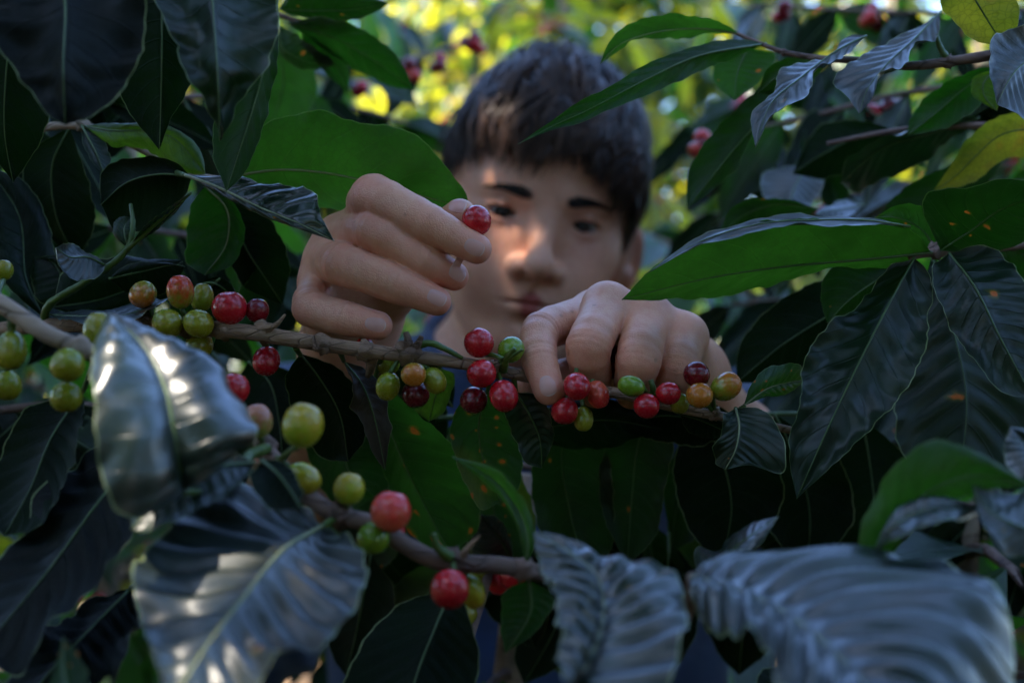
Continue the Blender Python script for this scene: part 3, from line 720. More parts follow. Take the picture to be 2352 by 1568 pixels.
# ripeness: colour of the stalk half, colour of the tip half, how far the tip colour reaches
RIPE = {'red': ((.58, .010, .018), (.42, .004, .012), .4), 'dkred': ((.24, .004, .010), (.16, .002, .008), .5), 'green': ((.13, .25, .012), (.16, .26, .012), .5),
        'olive': ((.22, .26, .012), (.28, .24, .012), .5), 'orange': ((.22, .26, .02), (.50, .15, .015), .45), 'pink': ((.60, .09, .04), (.62, .03, .025), .5),
        'yell': ((.28, .36, .015), (.42, .30, .015), .6), 'turn': ((.26, .26, .02), (.55, .05, .012), .55), 'blush': ((.24, .27, .04), (.45, .16, .08), .62)}
RM = {}
def ripe_mat(k):
    if k in RM: return RM[k]
    a, b_, e = RIPE[k]; m, t, out = newmat('cherry_'+k); N = NT(t); ob = N.n('ShaderNodeTexCoord').outputs['Object']
    sp = N.n('ShaderNodeSeparateXYZ'); N.l(ob, sp.inputs[0])
    oi = N.n('ShaderNodeObjectInfo'); va = N.n('ShaderNodeVectorMath', operation='ADD'); N.l(ob, va.inputs[0]); cb = N.n('ShaderNodeCombineXYZ'); N.l(N.m('MULTIPLY', oi.outputs['Random'], 50), cb.inputs[0]); N.l(cb.outputs[0], va.inputs[1]); vadd = va.outputs[0]
    f = N.m('ADD', N.m('MULTIPLY_ADD', sp.outputs[2], -.95, e), N.m('MULTIPLY_ADD', N.noise(vadd, 1.7, 4), 2.6, -1.3), clamp=True)
    c = N.mix(f, a, b_); n2 = N.noise(vadd, 5.5, 4); c = N.mix(N.m('MULTIPLY', n2, .28), c, tuple(x*.45 for x in b_))
    sc = N.vor(vadd, 4.5); fl = N.m('MULTIPLY', N.m('LESS_THAN', sc, .07), .35); c = N.mix(fl, c, (.30, .22, .12))
    b = N.n('ShaderNodeBsdfPrincipled'); N.l(c, b.inputs['Base Color'])
    setp(b, Roughness=.30, Specular_IOR_Level=.4, Coat_Weight=.35, Coat_Roughness=.06, Subsurface_Weight=.12, Subsurface_Radius=(1, .3, .1), Subsurface_Scale=.002)
    N.l(N.m('MULTIPLY_ADD', n2, .14, .20), b.inputs['Roughness'])
    N.l(N.bump(N.noise(vadd, 2.2, 3), .25, .0012), b.inputs['Normal']); N.l(b.outputs[0], out.inputs[0]); RM[k] = m; return m
CALYX = rib_mat('calyx', (.10, .055, .03), .8)
def cherry_mesh(k):
    n, w_ = 22, 28; V = []
    prof = []
    for i in range(n+1):
        a = math.pi*i/n; r = math.sin(a)**.92; z = math.cos(a)
        if z < -.9: z = -.9+(-.9-z)*-.6                # a dimple at the tip
        prof.append((r, z))
    for r, z in prof[1:-1]:
        for j in range(w_):
            b = 2*math.pi*j/w_; q = 1+.018*math.cos(2*b)+.01*math.sin(3*b+1)
            V.append((r*math.cos(b)*q, r*math.sin(b)*q*.97, z))
    V = [(0, 0, prof[0][1])]+V+[(0, 0, prof[-1][1])]; F = []
    for j in range(w_): F.append((0, 1+j, 1+(j+1) % w_)); F.append((len(V)-1, 1+(n-2)*w_+(j+1) % w_, 1+(n-2)*w_+j))
    for i in range(n-2):
        for j in range(w_): F.append((1+i*w_+j, 1+(i+1)*w_+j, 1+(i+1)*w_+(j+1) % w_, 1+i*w_+(j+1) % w_))
    me = bpy.data.meshes.new('cherry'); me.from_pydata(V, [], F); me.polygons.foreach_set('use_smooth', [True]*len(me.polygons)); me.materials.append(ripe_mat(k)); return me
def disc_mesh():
    V = []; F = []; w_ = 16
    pr = [(.02, -.86), (.10, -.88), (.17, -.93), (.22, -.935), (.26, -.90), (.27, -.86)]
    for r, z in pr:
        for j in range(w_):
            b = 2*math.pi*j/w_; V.append((r*math.cos(b)*(1+.08*math.sin(5*b)), r*math.sin(b), z))
    for i in range(len(pr)-1):
        for j in range(w_): F.append((i*w_+j, i*w_+(j+1) % w_, (i+1)*w_+(j+1) % w_, (i+1)*w_+j))
    me = bpy.data.meshes.new('tip_scar'); me.from_pydata(V, [], F); me.polygons.foreach_set('use_smooth', [True]*len(me.polygons)); me.materials.append(CALYX); return me
CM = {}; DM = []
def cherry(parent, u, v, d, rpx, kind='red', tip=(0, -1, -.3), el=1.12, node=None, label=None, name='cherry'):
    """one coffee cherry; rpx = half width in the 2352 frame; tip = where the scar points (x right, y away, z up)"""
    if kind not in CM: CM[kind] = cherry_mesh(kind)
    if not DM: DM.append(disc_mesh())
    r = rpx/FPX*d; o = bpy.data.objects.new(name, CM[kind]); link(o, parent)
    c = P(u, v, d); o.location = c-parent_world(parent) if parent is not None else c
    o.scale = (r, r, r*el); q = (-Vector(tip)).to_track_quat('Z', 'Y'); o.rotation_mode = 'QUATERNION'; o.rotation_quaternion = q
    k = bpy.data.objects.new('tip_scar', DM[0]); link(k, o)
    if node is not None:
        a = np.array(c)+np.array(q@Vector((0, 0, r*el*.95))); b = uvd(node); mid = (a+b)/2+np.array([0, .0006, .0006])
        V, F = tube([a, mid, b], [.0011, .0009, .0013], 6, 7); mb = MB(); mb.add(V, F); 
        s_ = mb.build('stalk', PETI, parent)
    if label: o['label'] = label
    return o
# ---------------------------------------------------------------- soil
m, t, out = newmat('soil'); N = NT(t); ob = N.n('ShaderNodeTexCoord').outputs['Object']
n1 = N.noise(ob, 3, 6, .7); c = N.ramp(n1, [(.3, (.05, .03, .018)), (.6, (.16, .10, .06)), (.8, (.28, .19, .11))])
v_ = N.vor(ob, 14); c = N.mix(N.m('LESS_THAN', v_, .25), c, (.20, .12, .05))
b = N.n('ShaderNodeBsdfPrincipled'); N.l(c, b.inputs['Base Color']); setp(b, Roughness=.95); N.l(N.bump(N.m('ADD', n1, v_), 1.0, .05), b.inputs['Normal']); N.l(b.outputs[0], out.inputs[0])
gx = np.concatenate([np.linspace(-60, -8, 14), np.linspace(-7.5, 7.5, 61), np.linspace(8, 60, 14)]); gy = gx+4
GX, GY = np.meshgrid(gx, gy, indexing='ij'); GZ = .04*np.sin(GX*1.3+GY*.7)+.03*np.sin(GY*2.3-GX)
gi = np.arange(GX.size).reshape(GX.shape); GF = np.stack([gi[:-1, :-1], gi[1:, :-1], gi[1:, 1:], gi[:-1, 1:]], -1).reshape(-1, 4)
g_ = mesh_obj('ground', np.stack([GX, GY, GZ], -1).reshape(-1, 3), GF, m); tag(g_, 'bare brown soil between the rows of coffee bushes', 'ground', kind='structure')

# ---------------------------------------------------------------- whole bushes round about: trunk, branches, leaves in pairs, fruit at the nodes
def bush_leaf_mats():
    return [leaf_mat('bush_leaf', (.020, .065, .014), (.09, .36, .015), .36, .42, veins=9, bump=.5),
            leaf_mat('bush_leaf_pale', (.05, .12, .014), (.75, .72, .03), .42, .55, yellow=.5, veins=9, bump=.5),  # pale yellow copy: sunlight through the leaves put into the colour
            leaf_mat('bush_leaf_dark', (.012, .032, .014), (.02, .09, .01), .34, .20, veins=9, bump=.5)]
BLM = bush_leaf_mats()
def many_leaves(B, D, U, L, Wd, droop, mats, g, n=7):
    """B base, D direction, U up-ish normal for K leaves; returns verts, faces, uv, material index"""
    K = len(B); D = D/np.linalg.norm(D, axis=1)[:, None]; Sd = np.cross(D, U); Sd /= np.linalg.norm(Sd, axis=1)[:, None]+1e-9; Nn = np.cross(Sd, D)
    s = np.linspace(0, 1, n+1); wv = np.sin(np.pi*s**.85)**.9*(1-.25*s); wv[0] = .04; wv[-1] = 0.0
    ts = np.array([-1, -.5, 0, .5, 1.])
    fold = g.uniform(.05, .45, K); rip = g.uniform(0, 6.3, K); tw = g.uniform(-.5, .5, K)
    V = np.zeros((K, n+1, 5, 3))
    for i, a in enumerate(s):
        ang = droop*a; c_, s_ = np.cos(tw*a), np.sin(tw*a)
        ctr = B+L[:, None]*(D*(np.sin(ang+1e-4)/(droop+1e-4))[:, None]-Nn*((1-np.cos(ang))/(droop+1e-4))[:, None])
        n2 = Nn*np.cos(ang)[:, None]+D*np.sin(ang)[:, None]
        for j, t_ in enumerate(ts):
            ht = abs(t_)*fold*Wd*wv[i]*.5+.05*Wd*np.sin(a*17+rip+t_)*abs(t_)
            sd = Sd*c_[:, None]+n2*s_[:, None]
            V[:, i, j] = ctr+sd*(t_*Wd*.5*wv[i])[:, None]+n2*ht[:, None]
    idx = np.arange(K*(n+1)*5).reshape(K, n+1, 5)
    F = np.stack([idx[:, :-1, :-1], idx[:, :-1, 1:], idx[:, 1:, 1:], idx[:, 1:, :-1]], -1).reshape(-1, 4)
    uv = np.stack(np.broadcast_arrays((ts*.5+.5)[None, None], s[None, :, None]), -1)+np.zeros((K, 1, 1, 1))
    return V.reshape(-1, 3), F, uv.reshape(-1, 2), np.repeat(mats, n*4)
def coffee_bush(name, x, y, h, label, seed, reach=.6, avoid=None, pale=.3, zmin=.25, nbr=None, fruit=.5, group='coffee bushes', trunk_r=.022, dense=1):
    g = np.random.default_rng(seed); root = empty(name, (x, y, 0)); tag(root, label, 'bush', group)
    z = np.linspace(0, h, 9); tr = np.stack([x+.05*np.sin(z*2+seed), y+.05*np.cos(z*1.7+seed), z], 1)
    V, F = tube(tr, [trunk_r, trunk_r*.35], 24, 10, .05, seed=seed); mb = MB(); mb.add(V, F); mb.build('trunk', BARKP, root)
    mb = MB(); LB, LD, LU, LL, FR = [], [], [], [], []
    zs = np.arange(zmin, h, .075)
    for k, zz in enumerate(zs):
        for q in (0, 1):
            a = k*2.4+q*math.pi+g.normal(0, .3); rr = reach*(1-.55*(zz/h)**2)*g.uniform(.7, 1.15)
            p0 = np.array([np.interp(zz, z, tr[:, 0]), np.interp(zz, z, tr[:, 1]), zz]); d = np.array([math.cos(a), math.sin(a), .0])
            pts = [p0+d*rr*s_+np.array([0, 0, rr*(.35*s_-.55*s_*s_)]) for s_ in (0, .33, .66, 1)]
            C = crom(pts, max(4, int(rr/.065)))
            if avoid is not None:
                ok = np.array([not avoid(c_) for c_ in C]); 
                if not ok.all(): C = C[:max(2, int(np.argmin(ok)))]
                if len(C) < 3: continue
            V, F = tube(C, [.0045, .0018], len(C)-1, 5, close=False); mb.add(V, F)
            for i in range(1, len(C)):
                T = C[i]-C[i-1]; T /= np.linalg.norm(T)
                sdv = np.cross(T, [0, 0, 1]); sdv /= np.linalg.norm(sdv)+1e-9
                for sg in (-1, 1):
                    if g.random() < .12: continue
                    dd = T*g.uniform(.2, .7)+sdv*sg*g.uniform(.6, 1)+np.array([0, 0, g.uniform(-.75, .15)])
                    LB.append(C[i]+sdv*sg*.004); LD.append(dd); LU.append(np.array([g.normal(0, .3), g.normal(0, .3), 1])); LL.append(g.uniform(.10, .165))
                if g.random() < fruit:
                    for _ in range(g.integers(2, 7)): FR.append((C[i]+g.normal(0, .009, 3), g.uniform(.0055, .0072), g.choice([0, 0, 0, 1, 2])))
    mb.build('branch_frame', BARK2, root)
    LB, LD, LU, LL = map(np.array, (LB, LD, LU, LL))
    if dense > 1:
        LB = np.repeat(LB, dense, 0)+g.normal(0, .05, (len(LB)*dense, 3)); LD = np.repeat(LD, dense, 0)+g.normal(0, .4, (len(LD)*dense, 3)); LU = np.repeat(LU, dense, 0); LL = np.repeat(LL, dense)
    if avoid is not None:
        dn = LD/np.linalg.norm(LD, axis=1)[:, None]
        keep = np.array([not (avoid(a) or avoid(a+d*l*.5) or avoid(a+d*l)) for a, d, l in zip(LB, dn, LL)]); LB, LD, LU, LL = LB[keep], LD[keep], LU[keep], LL[keep]
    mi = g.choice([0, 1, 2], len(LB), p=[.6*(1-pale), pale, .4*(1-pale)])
    V, F, uv, mm = many_leaves(LB, LD, LU, LL, LL*g.uniform(.36, .46, len(LL)), g.uniform(.3, 1.3, len(LL)), mi, g)
    mesh_obj('foliage', V, F, BLM, root, mm, uv)
    if FR:
        mb = MB()
        for c_, r_, k_ in FR:
            if avoid is not None and avoid(c_): continue
            V, F = blob(c_, r_, 6, 8); mb.add(V, F, int(k_))
        if mb.V: f_ = mb.build('fruit', [ripe_mat('red'), ripe_mat('green'), ripe_mat('turn')], root); f_['kind'] = 'stuff'
    return root
def inview(p, near):                  # keep whole-bush leaves from standing between the lens and the hands
    if p[1] < .05: return False
    return abs(p[0]) < p[1]*.50+.05 and abs(p[2]-CAMZ) < p[1]*.34+.05 and p[1] < near
def av_side(p):                       # free space of the picker and of the lens
    if -.34 < p[0] < .36 and .50 < p[1] < 1.28: return True
    return inview(p, .74)
def av_none(p): return inview(p, .74) or (-.34 < p[0] < .36 and .5 < p[1] < 1.28)
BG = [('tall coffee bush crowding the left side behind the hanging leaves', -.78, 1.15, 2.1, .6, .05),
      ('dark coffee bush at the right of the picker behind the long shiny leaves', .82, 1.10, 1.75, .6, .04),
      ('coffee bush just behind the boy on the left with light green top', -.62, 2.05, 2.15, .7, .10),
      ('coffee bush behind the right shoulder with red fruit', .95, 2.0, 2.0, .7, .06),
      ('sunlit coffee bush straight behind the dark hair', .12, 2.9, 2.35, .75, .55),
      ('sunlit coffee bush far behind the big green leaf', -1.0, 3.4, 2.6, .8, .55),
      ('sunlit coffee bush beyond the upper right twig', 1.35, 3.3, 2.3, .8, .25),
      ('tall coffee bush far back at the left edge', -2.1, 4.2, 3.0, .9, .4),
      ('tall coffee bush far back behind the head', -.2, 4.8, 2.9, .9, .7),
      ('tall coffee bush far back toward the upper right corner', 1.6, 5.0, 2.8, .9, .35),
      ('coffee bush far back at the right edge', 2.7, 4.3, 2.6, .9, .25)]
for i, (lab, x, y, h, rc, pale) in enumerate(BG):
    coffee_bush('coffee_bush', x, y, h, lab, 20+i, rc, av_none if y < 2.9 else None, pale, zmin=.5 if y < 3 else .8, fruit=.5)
# the rows either side of and below the lens
coffee_bush('coffee_bush', -.72, .42, 1.95, 'near coffee bush at the lower left, its dark leaves under the striped leaf', 51, .55, av_side, .05, zmin=.35)
coffee_bush('coffee_bush', .78, .40, 1.7, 'near coffee bush at the lower right under the blue corrugated leaf', 52, .55, av_side, .05, zmin=.35)
for i, (x_, y_, lab) in enumerate([(.05, -.75, 'unseen coffee bush added behind the lens to block front light'), (-.85, -.6, 'unseen coffee bush added behind the lens, left end'), (.9, -.65, 'unseen coffee bush added behind the lens, right end'), (.4, -1.5, 'tall unseen coffee bush added two rows back on the right'), (-.45, -1.4, 'tall unseen coffee bush added two rows back on the left'), (1.6, -.2, 'unseen coffee bush added far out on the right flank'), (-1.6, -.2, 'unseen coffee bush added far out on the left flank')]):
    coffee_bush('coffee_bush', x_, y_, 2.3, lab, 53+i, .75, av_side, .0, zmin=.3, dense=2)  # unseen bushes added behind and beside the lens to block front light
def av_low(p): return p[2] > CAMZ-.085*(p[1]/.6)-.01 or p[1] > .80 or inview(p, .53)
coffee_bush('coffee_bush', -.02, .66, 1.22, 'low dark heart of the bush being picked, between the boy and the lens', 61, .42, av_low, .0, zmin=.35, fruit=.1)
coffee_bush('coffee_bush', .22, .68, 1.2, 'low dark part of the picked bush under the second hand', 62, .36, av_low, .0, zmin=.35, fruit=.1)
for i, (x_, y_, h_, lab) in enumerate([(-.52, 1.42, 1.95, 'shaded coffee bush close behind the left shoulder'), (.62, 1.5, 1.62, 'shaded coffee bush close behind the right ear'), (-1.25, 1.7, 2.3, 'shaded coffee bush behind the upper left leaves'), (1.3, 1.6, 1.75, 'shaded coffee bush under the upper right twig'),
        (-.5, .78, 1.9, 'shaded coffee bush left of the wrist'), (.56, .80, 1.62, 'shaded coffee bush right of the second hand'), (.1, 1.75, 1.5, 'shaded coffee bush directly behind the boy')]):
    coffee_bush('coffee_bush', x_, y_, h_, lab, 80+i, .55, av_none, .04, zmin=.4, fruit=.35)

# ---------------------------------------------------------------- unseen trees added to block light: sun off the picker, sky from the front
def added_shade_tree(x, y, h, cx, cy, cz, rx, ry, rz, K, seed, label, gap=None, clump=0):
    g = np.random.default_rng(seed); root = empty('added_shade_tree', (x, y, 0)); tag(root, label, 'tree', 'unseen trees added for shade')
    V, F = tube([(x, y, 0), (x+.05, y+.03, h*.35), (x-.04, y, h*.7), (cx+(x-cx)*.5, cy+(y-cy)*.5, h)], [.09, .06], 30, 14, .04); mb = MB(); mb.add(V, F); mb.build('trunk', BARKP, root)
    mb = MB()
    C = []
    for i in range(26):
        d = g.normal(0, 1, 3); d /= np.linalg.norm(d); e = np.array([cx, cy, cz])+d*np.array([rx, ry, rz])*g.uniform(.5, 1)
        st = np.array([cx+(x-cx)*.5, cy+(y-cy)*.5, h]); V, F = tube([st, (st+e)/2+np.array([0, 0, .15]), e], [.028, .006], 10, 6); mb.add(V, F); C.append(((st+e)/2, e))
    mb.build('limb', BARKP, root)
    u = g.normal(0, 1, (K, 3)); u /= np.linalg.norm(u, axis=1)[:, None]; B = np.array([cx, cy, cz])+u*np.array([rx, ry, rz])*(g.uniform(0, 1, K)**.4)[:, None]
    if clump:
        cc_ = np.array([cx, cy, cz])+g.uniform(-1, 1, (clump, 3))*np.array([rx, ry, rz]); B = cc_[g.integers(0, clump, K)]+g.normal(0, 1, (K, 3))*np.array([.26, .26, .14])
    D = g.normal(0, 1, (K, 3)); D[:, 2] = -np.abs(D[:, 2])*.6; Dn = D/np.linalg.norm(D, axis=1)[:, None]; L = g.uniform(.12, .18, K)
    if gap is not None:
        keep = np.ones(K, bool)
        sd = np.array(SUN_DIR)
        for p, r in gap:
            for q in (0, .03, .06, .09, .12, .15):
                p = np.array(p); w_ = B+Dn*q-p; tt = w_@sd; dist = np.linalg.norm(w_-tt[:, None]*sd, axis=1); keep &= (dist > r+.020)
        B = B[keep]; D = D[keep]; L = L[keep]; K = len(B)
    V, F, uv, mm = many_leaves(B, D, np.tile([0., 0, 1], (K, 1))+g.normal(0, .3, (K, 3)), L, L*.45, g.uniform(.2, 1, K), g.choice([0, 1], K, p=[.8, .2]), g)
    mesh_obj('crown', V, F, [BLM[2], BLM[0]], root, mm, uv)
Zc = np.array([0, 0, CAMZ])
fh = lambda x, y, z: from_head([x, y, z])/1000+Zc
GAPS = [(fh(-1, 92, -6), .001), (fh(-10, 84, -78), -.003), (fh(82, -14, -4), .004)]  # holes cut in the added crowns so sun patches land at these points
GAPS += [(np.array(P(*q[:3])), q[3]) for q in [(670, 1290, .345, .001), (520, 1540, .29, -.002), (290, 850, .345, -.009), (650, 1170, .38, -.010), (1700, 1400, .31, -.005),
         (1700, 1410, .31, -.006), (1860, 1520, .29, -.006), (1470, 1420, .31, -.008)]]
subj = np.array([0, .85, 1.35]); sdv = np.array(SUN_DIR)
cc = subj+sdv*4.6
added_shade_tree(-2.9, .6, 4.7, cc[0], cc[1], cc[2], 1.25, 1.1, .7, 7500, 71, 'unseen broad tree added to keep the sun off the picker', gap=GAPS)
added_shade_tree(-3.4, 2.6, 4.3, -1.2, 1.75, 5.2, 2.6, 1.05, .5, 7000, 72, 'second unseen tree added to shade the bushes behind the picker')
added_shade_tree(1.2, -2.6, 3.0, 0, -2.0, 3.0, 2.6, .9, .8, 5000, 73, 'unseen tree added behind the lens to cut the front light')
added_shade_tree(3.4, -.6, 3.4, 0, -.1, 3.75, 3.0, 2.3, .45, 4800, 74, 'unseen thin-crowned tree added overhead to break up the sky light', gap=GAPS, clump=52)

# ---------------------------------------------------------------- the branches in the picture
def branch_root(u, v, d, label, group=None):
    r = empty('coffee_branch', P(u, v, d)); tag(r, label, 'branch', group or 'coffee branches around the picker'); return r
# A: the berry-laden branch he is picking
A = branch_root(740, 788, .482, 'sharp brown berry-laden branch running across under both hands')
PA = [(-80, 770, .55), (60, 750, .525), (200, 745, .51), (330, 738, .50), (430, 750, .49), (560, 762, .484), (740, 790, .482), (880, 810, .482), (1050, 832, .486), (1200, 862, .493), (1320, 890, .495), (1430, 905, .492), (1560, 937, .493), (1690, 962, .495), (1840, 992, .50)]
stem(A, PA, [3.6, 3.4, 3.3, 3.4, 3.2, 2.9, 2.6, 2.4, 2.1, 1.6], BARK, knots=[(605, 762, .484, 4.6), (740, 790, .481, 4.3), (935, 812, .482, 5.2), (1140, 850, .489, 3.9), (430, 752, .489, 4.4), (340, 742, .498, 4.3), (1330, 893, .494, 3.4), (1480, 918, .492, 3.3), (1640, 950, .494, 3.0), (515, 757, .485, 4.1), (840, 806, .482, 4.1)],
     extra=[([(600, 760, .482), (635, 745, .478), (655, 722, .477)], [2.2, 1.2, .5], 2), ([(935, 808, .481), (938, 785, .479), (932, 762, .479)], [2.6, 1.9, 1.1], 2),
            ([(940, 808, .481), (960, 790, .479), (968, 772, .478)], [2.2, 1.6, 1.0], 2), ([(950, 800, .483), (985, 788, .482), (1020, 800, .482), (1062, 822, .484)], [1.5, 1.5, 1.3, .8], 1),
            ([(855, 815, .483), (850, 845, .49), (845, 862, .50)], [2.5, 1.8, 1.2], 2), ([(1500, 915, .49), (1500, 890, .487), (1494, 872, .487)], [1.8, 1.4, 1.1], 1),
            ([(1325, 890, .49), (1322, 862, .487), (1324, 845, .487)], [1.6, 1.2, .9], 1), ([(1155, 850, .487), (1165, 822, .480), (1182, 800, .476)], [1.9, 1.4, 1.0], 1), ([(1165, 825, .480), (1185, 812, .476), (1200, 803, .474)], [1.0, .8, .5], 1),
            ([(100, 748, .52), (110, 705, .515), (200, 645, .505), (290, 575, .50), (305, 520, .502), (300, 470, .51)], [2.0, 1.8, 1.6, 1.5, 1.2, .8], 1), ([(290, 575, .50), (350, 520, .497), (440, 442, .495)], [1.3, 1.0, .5], 1),
            ([(1690, 962, .495), (1700, 940, .493), (1712, 930, .492)], [1.6, 1.2, .8], 1)])
n1, n2, n3, n4, n5, n6, n7 = (430, 748, .489), (590, 760, .483), (925, 815, .482), (1140, 850, .489), (1330, 893, .494), (1490, 918, .492), (1640, 945, .494)
for a in [
 (328, 676, .493, 31, 'orange', (-.2, -.6, -.7), 1.05, (350, 738, .496), 'small olive cherry flushing orange at the left end of the row'),
 (414, 670, .487, 31, 'turn', (0, -.25, 1), 1.28, n1, 'tall two-toned cherry, red crown over olive base'),
 (464, 683, .508, 27, 'olive', (.1, .2, 1), 1.25, n1, None), (385, 743, .482, 35, 'olive', (.55, -.55, -.5), 1.02, n1, None),
 (456, 743, .480, 34, 'olive', (.75, -.55, -.45), 1.05, n1, None), (458, 792, .492, 31, 'olive', (.1, -.2, -1), 1.05, n1, None),
 (527, 707, .484, 40, 'red', (0, -.3, 1), .96, (560, 755, .483), 'large crimson cherry, biggest on the branch'), (591, 713, .487, 27, 'dkred', (.2, -.2, 1), 1.05, n2, None),
 (612, 829, .490, 31, 'red', (0, -.5, -1), 1.14, (603, 772, .484), 'single crimson cherry hanging by its own stalk'),
 (1100, 787, .486, 36, 'red', (-.5, -.2, .8), .95, (1155, 825, .481), None), (1174, 803, .488, 31, 'green', (.5, .3, .6), 1.02, n4, 'green cherry behind the small broken stalk'),
 (1106, 858, .478, 34, 'red', (-.5, -.5, -.3), 1.0, n4, None), (1088, 919, .487, 32, 'dkred', (-.4, -.4, -.9), .98, n4, None), (1157, 909, .478, 33, 'red', (.2, -.5, -.9), 1.16, n4, None),
 (950, 860, .474, 29, 'orange', (.15, -.9, -.35), .98, n3, 'orange-olive cherry with a dark scar at the front of its cluster'), (891, 887, .482, 28, 'olive', (-.2, .3, -1), 1.22, n3, None),
 (998, 874, .482, 27, 'olive', (.5, -.3, -.9), 1.22, n3, None), (955, 905, .492, 32, 'dkred', (.2, -.3, -1), 1.0, n3, None), (893, 838, .497, 25, 'olive', (-.5, .3, -.5), 1.1, n3, None),
 (1325, 887, .476, 31, 'red', (.1, -.85, -.6), 1.14, n5, None), (1373, 906, .484, 27, 'pink', (.3, -.1, -1), 1.24, n5, 'orange-red cherry tucked beside a red one under the middle finger'),
 (1297, 944, .484, 31, 'red', (-.1, -.3, -1), 1.02, n5, None), (1340, 962, .487, 23, 'olive', (0, -.2, -1), 1.28, n5, None),
 (1450, 886, .477, 25, 'green', (-1, -.2, .25), 1.3, n6, 'oval green cherry lying sideways over the ring finger'), (1485, 932, .477, 30, 'red', (.05, -.9, -.4), 1.02, n6, None),
 (1535, 903, .479, 28, 'red', (.5, -.85, 0), 1.05, n6, None), (1560, 926, .492, 23, 'olive', (0, -.2, -1), 1.1, n6, None),
 (1600, 860, .484, 30, 'dkred', (-.25, -.5, .8), 1.02, n7, None), (1607, 908, .477, 31, 'orange', (-.1, -1, .25), 1.0, n7, 'olive cherry showing its round scar to the lens'),
 (1668, 887, .481, 33, 'orange', (.75, -.2, .55), 1.14, n7, 'olive and orange cherry at the right end of the row'),
 (1407, 812, .523, 20, 'dkred', (0, 0, -1), 1.1, None, None), (1405, 850, .523, 20, 'dkred', (0, 0, -1), 1.1, None, None), (838, 800, .497, 24, 'red', (.4, 0, -1), 1.1, (850, 812, .484), None)]:
    cherry(A, *a[:4], a[4], a[5], a[6], a[7], a[8])
held = cherry(None, 1095, 506, .493, 35, 'red', (-.2, .1, 1), 1.0, name='coffee_cherry'); tag(held, 'red cherry pinched between thumb and forefinger in front of the face', 'cherry')

L = leaf
# leaves of A
L(A, [(300, 500, .51), (285, 530, .50), (295, 572, .50)][::-1], [(262, 540, .50), (270, 500, .51)], [(312, 540, .505), (308, 505, .51)], 'green')
L(A, [(300, 562, .499), (350, 515, .497), (400, 478, .496), (440, 440, .495)], [(330, 520, .492), (385, 480, .490)], [(345, 538, .503), (400, 492, .502)], 'gloss', cup=.4, ruf=.3, label='narrow folded leaf with pale blue edges')
L(A, [(240, 608, .50), (200, 590, .492), (160, 590, .485), (128, 568, .48)], [(215, 575, .50), (165, 560, .495)], [(235, 625, .49), (180, 640, .482), (140, 610, .478)], 'blue', cup=2, ruf=1.5, label='small curled waxy blue leaf')
L(A, [(105, 722, .52), (200, 726, .50), (300, 720, .49), (388, 684, .50)], [(180, 716, .52), (290, 700, .52), (350, 688, .51)], [(180, 740, .485), (290, 738, .475), (360, 705, .49)], 'blue', cup=.3, ruf=.8)
L(A, [(120, 705, .53), (220, 690, .54), (330, 650, .54), (420, 600, .55)], [(150, 620, .535), (260, 590, .54), (360, 595, .55)], [(230, 722, .545), (340, 712, .55), (410, 650, .55)], 'dark', cup=4, label='broad dark leaf under the green shoot')
L(A, [(250, 640, .53), (330, 622, .53), (400, 608, .53), (425, 612, .53)], [(290, 608, .53), (370, 602, .53)], [(300, 680, .54), (390, 668, .54)], 'dark')
L(A, [(505, 640, .53), (450, 690, .535), (430, 760, .54), (440, 830, .54)], [(410, 670, .53), (395, 750, .54)], [(500, 700, .54), (490, 790, .545)], 'green', label='light green leaf behind the olive cherries')
L(A, [(450, 655, .53), (490, 650, .53), (530, 680, .535), (545, 740, .54)], [(470, 690, .54), (500, 740, .55)], [(500, 635, .53), (540, 665, .53)], 'dark')
L(A, [(100, 730, .56), (60, 640, .56), (45, 500, .565), (-30, 380, .57)], [(0, 640, .55), (-40, 500, .56)], [(130, 640, .57), (110, 510, .57), (60, 420, .57)], 'dark', cup=3, label='dark leaf at the left edge with a pale wavy margin')
L(A, [(160, 720, .55), (150, 660, .55), (120, 600, .555), (80, 590, .56)], [(90, 690, .55), (70, 630, .555)], [(190, 660, .55), (150, 595, .55)], 'dark')
P1 = [(690, 815, .50), (680, 800, .485)]
L(A, [(690, 812, .51), (735, 870, .52), (780, 950, .53), (800, 1060, .54)], [(655, 870, .525), (680, 970, .54), (740, 1050, .55)], [(770, 840, .52), (828, 910, .53), (840, 1000, .54)], 'dark', cup=3, pet=P1, label='dark olive leaf hanging below the pinky finger')
L(A, [(740, 930, .57), (790, 1000, .575), (800, 1080, .58), (860, 1140, .585)], [(700, 1010, .58), (740, 1120, .59), (800, 1170, .59)], [(850, 960, .57), (900, 1040, .58), (900, 1110, .585)], 'green', label='mid green leaf low behind the hanging olive leaf')
L(A, [(790, 830, .50), (830, 880, .50), (860, 960, .505), (885, 1080, .51)], [(810, 880, .49), (825, 960, .50), (855, 1040, .505)], [(850, 850, .505), (885, 905, .51), (895, 1000, .51)], 'dry', ruf=2, label='twisted dark leaf with a brown streak', pet=[(780, 805, .485)])
L(A, [(858, 880, .53), (905, 1010, .545), (955, 1120, .56), (1005, 1215, .565), (1035, 1270, .57)], [(868, 980, .55), (885, 1110, .565), (940, 1220, .575), (990, 1262, .575)], [(905, 908, .53), (985, 968, .54), (1050, 1030, .545), (1098, 1110, .555), (1095, 1220, .565)], 'bright', cup=3, ruf=1.0, corr=.5, rib=RIB, label='large bright green leaf hanging under the middle of the branch', pet=[(870, 840, .50), (880, 812, .484)], n=60, m=14)
